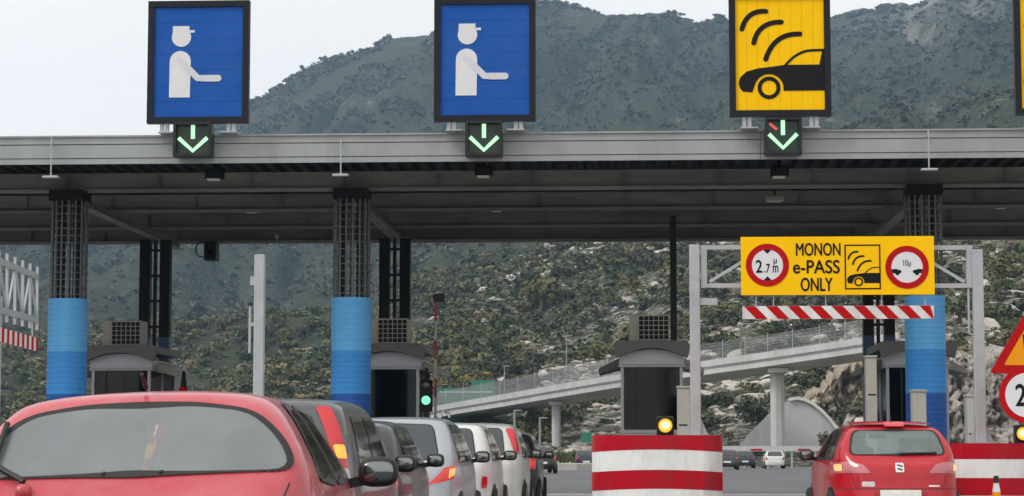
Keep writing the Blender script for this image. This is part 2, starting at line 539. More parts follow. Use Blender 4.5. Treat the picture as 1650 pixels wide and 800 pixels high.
def terrain_material():
    m = bpy.data.materials.new('scrub_hillside')
    m.use_nodes = True
    n, l = m.node_tree.nodes, m.node_tree.links
    b = n['Principled BSDF']
    b.inputs['Roughness'].default_value = 0.95
    b.inputs['Specular IOR Level'].default_value = 0.1
    tc = n.new('ShaderNodeTexCoord')
    def noise(sc, det=8, rough=0.65, w=None):
        z = n.new('ShaderNodeTexNoise')
        z.inputs['Scale'].default_value = sc
        z.inputs['Detail'].default_value = det
        z.inputs['Roughness'].default_value = rough
        l.new(tc.outputs['Object'], z.inputs['Vector'])
        return z.outputs['Fac']
    def ramp(fac, stops):
        r = n.new('ShaderNodeValToRGB')
        e = r.color_ramp.elements
        while len(e) < len(stops):
            e.new(0.5)
        for k, (p, c) in enumerate(stops):
            e[k].position = p
            e[k].color = (*c, 1)
        l.new(fac, r.inputs['Fac'])
        return r.outputs['Color']
    def mix(fac, a, c):
        x = n.new('ShaderNodeMix')
        x.data_type = 'RGBA'
        l.new(fac, x.inputs[0])
        l.new(a, x.inputs[6])
        l.new(c, x.inputs[7])
        return x.outputs[2]
    soil = ramp(noise(0.05, 10), [(0.3, (0.040, 0.044, 0.027)), (0.5, (0.066, 0.066, 0.042)), (0.7, (0.135, 0.118, 0.080))])
    scrub = ramp(noise(0.35, 6), [(0.34, (0.018, 0.026, 0.014)), (0.66, (0.070, 0.078, 0.044))])
    rock = ramp(noise(0.8, 10, 0.75), [(0.3, (0.24, 0.225, 0.20)), (0.5, (0.40, 0.375, 0.34)), (0.75, (0.52, 0.50, 0.47))])
    f1 = ramp(noise(0.10, 9, 0.7), [(0.43, (0, 0, 0)), (0.53, (1, 1, 1))])
    rk0 = n.new('ShaderNodeAttribute')
    rk0.attribute_name = 'rocky'
    litter = ramp(noise(0.22, 10, 0.8), [(0.34, (0.016, 0.020, 0.014)), (0.5, (0.042, 0.044, 0.032)), (0.66, (0.088, 0.082, 0.062))])
    soil = mix(rk0.outputs['Fac'], litter, soil)                # bare dry soil on the rocky slopes, litter under the woods
    base = mix(f1, soil, scrub)
    rk = n.new('ShaderNodeAttribute')
    rk.attribute_name = 'rocky'
    ad = n.new('ShaderNodeMath')
    ad.operation = 'MULTIPLY_ADD'
    l.new(rk.outputs['Fac'], ad.inputs[0])
    ad.inputs[1].default_value = 0.085
    l.new(noise(0.9, 12, 0.85), ad.inputs[2])
    f2 = ramp(ad.outputs[0], [(0.585, (0, 0, 0)), (0.635, (1, 1, 1))])
    base = mix(f2, base, rock)
    rock2 = ramp(noise(0.3, 8, 0.7), [(0.3, (0.17, 0.155, 0.14)), (0.7, (0.31, 0.285, 0.26))])
    pk = n.new('ShaderNodeAttribute')
    pk.attribute_name = 'peak'
    a2 = n.new('ShaderNodeMath')
    a2.operation = 'MULTIPLY_ADD'
    l.new(pk.outputs['Fac'], a2.inputs[0])
    a2.inputs[1].default_value = 0.10
    l.new(noise(0.035, 12, 0.85), a2.inputs[2])
    f3 = ramp(a2.outputs[0], [(0.57, (0, 0, 0)), (0.65, (0.8, 0.8, 0.8))])
    base = mix(f3, base, rock2)
    l.new(base, b.inputs['Base Color'])
    bp = n.new('ShaderNodeBump')
    bp.inputs['Strength'].default_value = 0.8
    bp.inputs['Distance'].default_value = 1.2
    l.new(noise(0.3, 10, 0.75), bp.inputs['Height'])
    l.new(bp.outputs['Normal'], b.inputs['Normal'])
    return m

M_TERR = terrain_material()
def rocky_at(px, Y):
    near = np.clip((px - 700) / 180, 0, 1) * np.clip((470 - Y) / 110, 0, 1)
    peak = np.clip((px - 1340) / 120, 0, 1) * np.clip((Y - 1330) / 120, 0, 1) * 0.55
    ledge = np.clip(1 - np.abs(Y - 960) / 60, 0, 1) * np.clip((560 - px) / 60, 0, 1) * np.clip((px - 260) / 40, 0, 1) * 0.5
    return np.maximum(np.maximum(near, peak), ledge)
hill = link('hillside', grid_mesh('hillside', GX, GY, GZ), M_TERR)
tag(hill, kind='structure')
pa = hill.data.attributes.new('peak', 'FLOAT', 'POINT')
pa.data.foreach_set('value', (np.clip((GP - 1360) / 120, 0, 1) * np.clip((GY - 1380) / 120, 0, 1)).astype(np.float32).ravel())
ra = hill.data.attributes.new('rocky', 'FLOAT', 'POINT')
ra.data.foreach_set('value', rocky_at(GP, GY).astype(np.float32).ravel())

# ground and roads
M_SOIL = mat('dry_roadside_soil', (0.17, 0.155, 0.11), 0.95, 0, 0.3, 0.3, 0.3, dirt=(0.07, 0.08, 0.04), dirt_amt=0.8)
def zroad(Y):
    return float(np.interp(Y, [60, 110, 185, 260], [0, -0.12, -0.5, -0.5]))
def sheet(x0, x1, ys, dz, x0b=None, x1b=None):
    mb = MB()
    n = len(ys)
    for k, y in enumerate(ys):
        t = k / max(n - 1, 1)
        a = x0 if x0b is None else x0 + (x0b - x0) * t
        c = x1 if x1b is None else x1 + (x1b - x1) * t
        mb.v += [(a, y, zroad(y) + dz), (c, y, zroad(y) + dz)]
    for k in range(n - 1):
        mb.f.append((2 * k, 2 * k + 1, 2 * k + 3, 2 * k + 2))
    return mb
struct('ground', sheet(-2500, 2500, [-300, 0, 60, 110, 185, 260, 3000], -0.03), M_SOIL)
struct('road', sheet(-26, 24, [-120, 0, 60, 85, 110, 150, 185], 0.0), M_ASPH)
M_PAVE = mat('toll_lane_concrete', (0.40, 0.40, 0.385), 0.85, 0, 0.1, 0.6, 0.1, dirt=(0.2, 0.2, 0.2), dirt_amt=0.55, stretch=(1, 0.15, 1))
struct('toll_pavement', sheet(-26, 24, [24, 40, 56.5], 0.004), M_PAVE)
struct('stop_line', sheet(-26, 24, [56.6, 57.3], 0.004), M_MARK)

# ------------------------------------------------------------------ toll canopy
FY = 39.8                                         # front fascia plane
COLY, BACKY = 42.5, 50.4
col_x = [ax(112, COLY, 380), ax(567, COLY, 380), ax(1488, COLY, 380)]
XL, XR = -34.0, 22.5
canopy = thing('toll_canopy', 'wide grey toll plaza canopy on blue clad columns spanning the lanes', 'toll canopy', (0, COLY, 0))
zt, zb = az(217, FY, 825), az(260, FY, 825)
bands = [(zb, zb + 0.10), (zb + 0.115, zb + 0.36), (zb + 0.375, zt)]
obj('fascia_backing', MB().box(XL, XR, FY + 0.02, FY + 0.10, zb + 0.01, zt - 0.02), M_ALU_GAP, canopy)
seg = 5.2
nseg = int((XR - XL) / seg)
for bi, (a, b) in enumerate(bands):
    for k in range(nseg):
        x0 = XL + k * seg
        obj('fascia_panel', MB().box(x0 + 0.006, x0 + seg - 0.006, FY - 0.012 * bi, FY + 0.018, a, b), M_ALU, canopy)
obj('fascia_capping', MB().box(XL, XR, FY - 0.06, FY + 0.35, zt + 0.003, zt + 0.035), M_ALU, canopy)
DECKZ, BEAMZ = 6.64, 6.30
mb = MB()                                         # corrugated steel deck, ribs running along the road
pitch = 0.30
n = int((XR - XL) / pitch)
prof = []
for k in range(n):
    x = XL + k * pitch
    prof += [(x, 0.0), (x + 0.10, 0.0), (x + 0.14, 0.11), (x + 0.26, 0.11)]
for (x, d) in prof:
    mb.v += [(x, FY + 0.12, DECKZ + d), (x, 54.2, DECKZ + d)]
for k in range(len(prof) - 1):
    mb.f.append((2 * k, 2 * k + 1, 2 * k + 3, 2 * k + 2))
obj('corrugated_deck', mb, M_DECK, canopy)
obj('roof_sheet', MB().box(XL, XR, FY + 0.36, 54.4, DECKZ + 0.16, DECKZ + 0.24), M_ALU, canopy)
for yb in (42.5, 46.2, 49.8, 53.2):
    m2 = MB()
    m2.box(XL, XR, yb - 0.01, yb + 0.01, BEAMZ + 0.021, DECKZ - 0.021)
    m2.box(XL, XR, yb - 0.11, yb + 0.11, BEAMZ, BEAMZ + 0.02)
    m2.box(XL, XR, yb - 0.11, yb + 0.11, DECKZ - 0.02, DECKZ - 0.002)
    m2.box(XL, XR, yb + 0.03, yb + 0.12, BEAMZ - 0.03, BEAMZ - 0.002)
    for k in range(int((XR - XL) / 1.85)):
        x = XL + 0.6 + k * 1.85
        m2.box(x, x + 0.012, yb - 0.10, yb - 0.011, BEAMZ + 0.021, DECKZ - 0.021)
    obj('cross_beam', m2, M_BEAM, canopy)
obj('back_edge_beam', MB().box(XL, XR, 54.2, 54.4, BEAMZ + 0.05, DECKZ + 0.5), M_BEAM, canopy)

CLAD_TOP = az(480, COLY, 825)
ring_h = 0.105
ring_me = {}
def clad_ring(m):
    if m.name not in ring_me:
        r = 0.392
        p = MB().lathe([(r - 0.007, 0.0), (r, 0.012), (r, ring_h - 0.020), (r - 0.007, ring_h - 0.008), (r - 0.007, ring_h)], 0, 0, 36)
        ring_me[m.name] = mesh_from('cladding_ring', p, (0, 0, 0), False)
        ring_me[m.name].materials.append(m)
    return ring_me[m.name]
rod_me = mesh_from('rod', MB().tube([(0, 0, 0), (0, 0, 1)], 0.020, 6))
rod_me.materials.append(M_ROD)
hoop_me = mesh_from('hoop', MB().lathe([(0.362, -0.007), (0.376, -0.007), (0.376, 0.007), (0.362, 0.007), (0.362, -0.007)], 0, 0, 28))
hoop_me.materials.append(M_ROD)
GIRD_Z = 6.08
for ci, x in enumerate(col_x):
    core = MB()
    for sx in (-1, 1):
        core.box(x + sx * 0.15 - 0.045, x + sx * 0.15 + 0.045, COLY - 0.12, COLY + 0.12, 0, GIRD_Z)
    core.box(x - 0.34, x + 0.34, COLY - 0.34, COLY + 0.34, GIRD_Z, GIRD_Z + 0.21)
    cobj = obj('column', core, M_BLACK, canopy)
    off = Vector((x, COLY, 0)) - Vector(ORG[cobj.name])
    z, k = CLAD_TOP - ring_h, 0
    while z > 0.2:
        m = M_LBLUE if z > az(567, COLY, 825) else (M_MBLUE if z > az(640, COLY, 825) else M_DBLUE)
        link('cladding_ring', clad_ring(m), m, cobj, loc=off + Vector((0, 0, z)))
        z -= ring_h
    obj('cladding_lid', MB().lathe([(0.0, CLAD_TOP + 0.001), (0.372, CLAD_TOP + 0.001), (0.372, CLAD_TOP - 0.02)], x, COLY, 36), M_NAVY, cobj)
    hgt = GIRD_Z - CLAD_TOP
    for k in range(16):
        th = 2 * math.pi * (k + 0.5) / 16
        r = link('rod', rod_me, M_ROD, cobj, loc=off + Vector((0.345 * math.cos(th), 0.345 * math.sin(th), CLAD_TOP)))
        r.scale = (1, 1, hgt)
    for k in range(13):
        link('hoop', hoop_me, M_ROD, cobj, loc=off + Vector((0, 0, CLAD_TOP + 0.08 + k * 0.145)))
    # girder along the road from front to back column, then the rear column
    g = MB()
    g.box(x - 0.014, x + 0.014, COLY + 0.35, 53.0, GIRD_Z + 0.02, BEAMZ - 0.035)
    g.box(x - 0.12, x + 0.12, COLY + 0.35, 53.0, GIRD_Z, GIRD_Z + 0.02)
    obj('girder', g, M_BEAM, canopy)
    xb, split = x, az(543, BACKY, 825)
    for s in (-1, 1):
        b = MB()
        b.box(xb + s * 0.24 - 0.12, xb + s * 0.24 + 0.12, BACKY - 0.13, BACKY + 0.13, split, GIRD_Z - 0.01)
        bo = obj('rear_column', b, M_BLACK, canopy)
        obj('column_base', MB().box(xb + s * 0.24 - 0.125, xb + s * 0.24 + 0.125, BACKY - 0.135, BACKY + 0.135, 0, split), M_NAVY, bo)
    b = MB()
    b.box(xb - 0.05, xb + 0.03, BACKY - 0.03, BACKY + 0.03, 0.0, GIRD_Z - 0.01)
    for k in range(9):
        b.box(xb - 0.119, xb + 0.119, BACKY - 0.02, BACKY + 0.02, 1.0 + k * 0.6, 1.06 + k * 0.6)
    obj('rear_column_lattice', b, M_DARK, canopy)
xd = ax(1085, 47.5, 450)
obj('service_duct', MB().box(xd - 0.07, xd + 0.07, 47.4, 47.55, 3.4, BEAMZ - 0.04), M_DARK, canopy)

# thin hanging brackets in front of three columns
for px, py0, py1, where in ((82, 222, 284, 'the leftmost column'), (549, 222, 281, 'the middle column'), (1497, 209, 272, 'the column behind the yellow board')):
    Yb = FY - 0.20
    x, z0, z1 = ax(px, Yb, py1), az(py1, Yb, px), az(py0, Yb, px)
    b = MB().tube([(x, Yb, z0), (x, Yb, z1)], 0.014, 6)
    b.tube([(x, Yb, z1 - 0.1), (x, FY - 0.03, z1 - 0.1)], 0.012, 6)
    b.cbox(x - 0.15, x + 0.15, Yb - 0.08, Yb + 0.08, z0 - 0.035, z0, 0.012)
    tag(obj('hanging_bracket', b, M_GALV), 'thin rod with flat plate hung off the fascia by ' + where, 'bracket', 'brackets hung off the canopy fascia')

# lamps and cameras under the canopy
def floodlight(px, py, Y, label):
    p = at(px, py, Y)
    t = thing('floodlight', label, 'floodlight', tuple(p), 'floodlights under the canopy edge')
    obj('housing', MB().cbox(p.x - 0.17, p.x + 0.17, p.y - 0.14, p.y + 0.14, p.z - 0.06, p.z + 0.14, 0.03), M_BLACK, t)
    obj('bracket', MB().box(p.x - 0.03, p.x + 0.03, p.y + 0.02, p.y + 0.06, p.z + 0.142, DECKZ - 0.002), M_BLACK, t)
    obj('lens', MB().box(p.x - 0.13, p.x + 0.10, p.y - 0.12, p.y + 0.10, p.z - 0.085, p.z - 0.062), M_LAMP_OFF, t)
floodlight(346, 284, 40.9, 'small black floodlight under the canopy below the first green arrow')
floodlight(780, 279, 40.9, 'small black floodlight under the canopy below the middle green arrow')
floodlight(1256, 280, 40.9, 'small black floodlight under the canopy below the arrow with red dash')
def ceiling_lamp(px, py, Y, w, label):
    p = at(px, py, Y)
    t = thing('ceiling_lamp', label, 'lamp', tuple(p), 'lamps under the canopy ceiling')
    obj('housing', MB().cbox(p.x - w, p.x + w, p.y - 0.12, p.y + 0.12, p.z, p.z + 0.10, 0.02), M_BEIGE, t)
    obj('stem', MB().box(p.x - 0.02, p.x + 0.02, p.y - 0.02, p.y + 0.02, p.z + 0.10, DECKZ), M_DARK, t)
    obj('diffuser', MB().box(p.x - w * 0.8, p.x + w * 0.8, p.y - 0.09, p.y + 0.09, p.z - 0.02, p.z - 0.001), M_LAMP_OFF, t)
ceiling_lamp(405, 342, 47.0, 0.12, 'small pale lamp under canopy between first and second front columns')
ceiling_lamp(800, 340, 47.0, 0.12, 'small pale lamp under canopy right of the second front column')
ceiling_lamp(1248, 324, 45.0, 0.19, 'larger grey lamp box under canopy above the yellow gantry board')
ceiling_lamp(1612, 335, 47.0, 0.12, 'small pale lamp under canopy at the picture edge by yellow sign')
p = at(446, 380, 53.0)
t = thing('dome_camera', 'tiny pale dome camera hanging from the rear edge of the canopy', 'camera', tuple(p))
obj('dome', MB().superell((p.x, p.y, p.z), (0.06, 0.06, 0.07), 2), M_GALV, t, True)
obj('stem', MB().tube([(p.x, p.y, p.z + 0.05), (p.x, p.y, BEAMZ)], 0.02, 6), M_GALV, t)
p = at(341, 405, 53.2)
t = thing('traffic_camera', 'dark box camera with curled cable hanging under the canopy rear edge', 'camera', tuple(p))
obj('housing', MB().cbox(p.x - 0.15, p.x + 0.15, p.y - 0.25, p.y + 0.25, p.z - 0.24, p.z + 0.20, 0.03), M_DARK, t)
obj('lens', MB().ring_xz(p.x + 0.02, p.z - 0.05, 0.0, 0.07, p.y - 0.28, p.y - 0.24, 16), M_BGLASS, t)
obj('bracket', MB().box(p.x - 0.05, p.x + 0.05, p.y - 0.05, p.y + 0.05, p.z + 0.20, BEAMZ), M_BLACK, t)
cab = [(p.x - 0.12, p.y, p.z + 0.22)] + [(p.x - 0.24 + 0.16 * math.cos(a), p.y, p.z + 0.04 + 0.19 * math.sin(a)) for a in np.linspace(1.2, 5.2, 10)] + [(p.x - 0.14, p.y, p.z - 0.12)]
obj('cable', MB().tube(cab, 0.018, 6), M_BLACK, t)

# ------------------------------------------------------------------ overhead lane signs
SY = 39.45
PXM = F_PX / SY                                    # photo pixels per metre at the sign plane
def sgn(ox, oy, px, py, k=1.0):
    """photo pixel offsets inside a sign -> local metres about the sign's bottom centre"""
    return ((px - ox) / PXM * k, (oy - py) / PXM * k)

def arc_pts(p0, p1, p2, n=10):
    out = []
    for i in range(n + 1):
        t = i / n
        c = [2 * p1[k] - 0.5 * (p0[k] + p2[k]) for k in (0, 1)]
        out.append(tuple((1 - t) ** 2 * p0[k] + 2 * t * (1 - t) * c[k] + t * t * p2[k] for k in (0, 1)))
    return out

def epass_shapes(tf, w):
    """pictogram of a car front with three radio waves; tf maps photo pixels of the yellow sign to (x, z)"""
    waves = []
    for a, b, c in (((1197, 43), (1211, 20), (1236, 14)), ((1216, 66), (1231, 40), (1261, 32)), ((1235, 93), (1256, 61), (1291, 52))):
        waves.append([tf(*q) for q in arc_pts(a, b, c)])
    body = [(1191, 131), (1194, 122), (1204, 113), (1222, 108), (1248, 105), (1266, 102.5), (1331, 102.5), (1331, 145), (1263.5, 145)]
    for k in range(13):
        th = math.radians(12 + k * 12.7)
        body.append((1240 + 23.5 * math.cos(th), 141 - 23.5 * math.sin(th)))
    body += [(1213, 147), (1198, 146), (1193, 140)]
    screen = [tf(*q) for q in arc_pts((1266, 104), (1288, 85), (1312, 79))] + [tf(1331, 78.5)]
    pillar = [tf(*q) for q in ((1331, 77), (1327, 77), (1321.5, 103), (1331, 103))]
    return waves, [tf(*q) for q in body], screen, pillar, tf(1240, 140)

def lane_sign(px0, px1, pyb, kind, label, group):
    xm, zb_ = (ax(px0, SY, pyb) + ax(px1, SY, pyb)) / 2, az(pyb, SY, (px0 + px1) / 2)
    w = ax(px1, SY, pyb) - ax(px0, SY, pyb)
    h = 2.30
    t = thing('lane_sign', label, 'sign', (xm, SY, zb_), group)
    def B(*a):
        return MB().box(xm + a[0], xm + a[1], SY + a[2], SY + a[3], zb_ + a[4], zb_ + a[5])
    fw = 0.115
    fr = obj('frame', B(-w / 2, w / 2, 0.0, 0.16, 0, fw), M_FRAME, t)
    obj('frame_bar', B(-w / 2, w / 2, 0.0, 0.16, h - fw, h), M_FRAME, fr)
    obj('frame_bar', B(-w / 2, -w / 2 + fw, 0.001, 0.159, fw, h - fw), M_FRAME, fr)
    obj('frame_bar', B(w / 2 - fw, w / 2, 0.001, 0.159, fw, h - fw), M_FRAME, fr)
    obj('backing', B(-w / 2 + fw, w / 2 - fw, 0.06, 0.14, fw, h - fw), M_NAVY if kind == 'blue' else M_FRAME, t)
    iw, ih = w - 2 * fw, h - 2 * fw
    g = 0.0018
    if kind == 'blue':
        for k in range(7):
            obj('slat', B(-iw / 2, iw / 2, 0.04, 0.058, fw + k * ih / 7 + g, fw + (k + 1) * ih / 7 - g), M_SBLUE, t)
    else:
        for k in range(8):
            obj('slat', B(-iw / 2 + k * iw / 8 + g, -iw / 2 + (k + 1) * iw / 8 - g, 0.04, 0.058, fw, h - fw), M_SYEL, t)
    yf = SY + 0.030
    if kind == 'blue':
        def tf(px, py):
            q = sgn(317.5, 198, px, py)
            return (xm + q[0], zb_ + q[1])
        m = MB()
        hd = [(289 + 16 * math.cos(a), 54.5 - 16 * math.sin(a)) for a in np.linspace(math.radians(158), math.radians(382), 22)]
        m.prism_xz([tf(*q) for q in [(274.5, 36), (302, 36), (302, 44)] + hd[::-1] + [(274.5, 46)]], yf, yf + 0.008)
        fig = obj('attendant_figure', m, M_SWHITE, t)
        obj('cap_peak', MB().prism_xz([tf(*q) for q in ((302.3, 43), (311, 43), (311, 47), (302.3, 47))], yf, yf + 0.008), M_SWHITE, fig)
        bd = [(287.5 + 17.5 * math.cos(a), 95 - 17.5 * math.sin(a)) for a in np.linspace(0, math.pi, 16)]
        obj('torso', MB().prism_xz([tf(*q) for q in bd + [(269.5, 155), (304, 155)]], yf, yf + 0.008), M_SWHITE, fig)
        obj('arm', MB().stroke_xz([tf(*q) for q in ((287, 94), (302, 108), (317, 123), (330, 123.5), (351, 123.5))], 11.0 / PXM, yf - 0.006, yf - 0.001), M_SGREY, fig)
    else:
        def tf(px, py):
            q = sgn(1258, 187, px, py)
            return (xm + q[0], zb_ + q[1])
        waves, body, screen, pillar, wc = epass_shapes(tf, 8)
        for wv in waves:
            obj('radio_wave', MB().stroke_xz(wv, 8.0 / PXM, yf, yf + 0.008), M_SBLK, t)
        car = obj('car_silhouette', MB().prism_xz(body, yf, yf + 0.008), M_SBLK, t)
        obj('windscreen_line', MB().stroke_xz(screen, 4.0 / PXM, yf, yf + 0.007, False), M_SBLK, car)
        obj('pillar', MB().prism_xz(pillar, yf - 0.003, yf + 0.004), M_SBLK, car)
        obj('wheel', MB().ring_xz(wc[0], wc[1], 12.0 / PXM, 18.5 / PXM, yf, yf + 0.008), M_SBLK, car)
    for s in (-0.56, 0.56):
        for d in (0.0, 0.12):
            xx = xm + s * (w / 1.84) + d * (1 if s > 0 else -1) * 0.8
            obj('post', MB().box(xx - 0.035, xx + 0.035, SY + 0.05, SY + 0.12, zt + 0.03, zb_ + 0.001), M_GALV, t)
        obj('post_foot', MB().box(xm + s * (w / 1.84) - 0.16, xm + s * (w / 1.84) + 0.16, SY + 0.03, FY + 0.3, zt + 0.037, zt + 0.06), M_GALV, t)
    return t
lane_sign(236, 399.5, 198.5, 'blue', 'blue attendant lane sign at the picture edge against pale sky, cap figure with outstretched arm', 'lane signs on the canopy')
lane_sign(699, 863, 195.5, 'blue', 'blue attendant lane sign in the middle, against the mountain, cap figure with outstretched arm', 'lane signs on the canopy')
lane_sign(1176, 1340, 187.5, 'yellow', 'yellow lane sign with black car and three radio waves, fully in view', 'lane signs on the canopy')
lane_sign(1637, 1801, 184.5, 'yellow', 'yellow lane sign cut off by the picture edge, only its frame side showing', 'lane signs on the canopy')

def arrow_light(px0, px1, py0, py1, label, red=False):
    Y = 39.52
    x0, x1 = ax(px0, Y, py1), ax(px1, Y, py1)
    z1, z0 = az(py0, Y, px0), az(py1, Y, px0)
    t = thing('lane_arrow_light', label, 'traffic light', ((x0 + x1) / 2, Y, z0), 'green arrow lights on the fascia')
    obj('housing', MB().cbox(x0, x1, Y, FY - 0.03, z0, z1, 0.012), M_LEDBOX, t)
    m = MB()
    for (a, b, c, d) in ((x0, x1, z0, z0 + 0.05), (x0, x1, z1 - 0.05, z1), (x0, x0 + 0.05, z0 + 0.05, z1 - 0.05), (x1 - 0.05, x1, z0 + 0.05, z1 - 0.05)):
        m.box(a, b, Y - 0.10, Y - 0.001, c, d)
    obj('hood', m, M_DARK, t)
    w, h = x1 - x0, z1 - z0
    xm = (x0 + x1) / 2
    m = MB().stroke_xz([(xm, z0 + 0.93 * h), (xm, z0 + 0.52 * h)], 0.075, Y - 0.012, Y - 0.002, False)
    sh = obj('arrow_shaft', m, M_GREEN_LED, t)
    obj('arrow_head', MB().stroke_xz([(x0 + 0.12 * w, z0 + 0.55 * h), (xm, z0 + 0.17 * h), (x1 - 0.12 * w, z0 + 0.55 * h)], 0.075, Y - 0.012, Y - 0.002, False), M_GREEN_LED, sh)
    if red:
        obj('red_dash', MB().stroke_xz([(x0 + 0.14 * w, z0 + 0.84 * h), (x0 + 0.34 * w, z0 + 0.67 * h)], 0.05, Y - 0.012, Y - 0.002, False), M_RED_LED, t)
arrow_light(280, 341, 198, 253, 'green down arrow light below the blue sign that stands against sky')
arrow_light(750, 809.5, 196, 252, 'green down arrow light below the middle blue sign')
arrow_light(1232, 1292, 190, 249, 'green down arrow light with red dash below the yellow sign', True)

# ------------------------------------------------------------------ islands and booths
isl_x = [col_x[0] + 0.12, col_x[1] + 0.12, 0.34, col_x[2] + 0.02]
for x in isl_x:
    pl = [(x - 0.95, 31.8), (x - 0.6, 30.9), (x, 30.6), (x + 0.6, 30.9), (x + 0.95, 31.8), (x + 0.95, 58), (x + 0.5, 59), (x - 0.5, 59), (x - 0.95, 58)]
    struct('traffic_island', MB().prism_xy(pl, 0.006, 0.22), M_CONC)

def clear_glass(name, film, amount, tint):
    """see-through pane: a tinted clear layer with a share of coloured film and a glossy face"""
    m = bpy.data.materials.new(name)
    m.use_nodes = True
    n, l = m.node_tree.nodes, m.node_tree.links
    b = n['Principled BSDF']
    b.inputs['Base Color'].default_value = (*film, 1)
    b.inputs['Roughness'].default_value = 0.06
    b.inputs['Specular IOR Level'].default_value = 0.6
    tr = n.new('ShaderNodeBsdfTransparent')
    tr.inputs['Color'].default_value = (*tint, 1)
    tc = n.new('ShaderNodeTexCoord')
    nz = n.new('ShaderNodeTexNoise')
    nz.inputs['Scale'].default_value = 3.0
    nz.inputs['Detail'].default_value = 6.0
    mr = n.new('ShaderNodeMapRange')
    mr.inputs['From Min'].default_value = 0.3
    mr.inputs['From Max'].default_value = 0.7
    mr.inputs['To Min'].default_value = amount - 0.07
    mr.inputs['To Max'].default_value = amount + 0.07
    mx = n.new('ShaderNodeMixShader')
    l.new(tc.outputs['Object'], nz.inputs['Vector'])
    l.new(nz.outputs['Fac'], mr.inputs['Value'])
    l.new(mr.outputs['Result'], mx.inputs['Fac'])
    l.new(tr.outputs[0], mx.inputs[1])
    l.new(b.outputs[0], mx.inputs[2])
    l.new(mx.outputs[0], n['Material Output'].inputs['Surface'])
    return m
def booth_glass():
    if 'booth_clear' not in MATS:
        MATS['booth_clear'] = clear_glass('booth_clear', (0.006, 0.007, 0.009), 0.40, (0.55, 0.60, 0.62))
    return MATS['booth_clear']

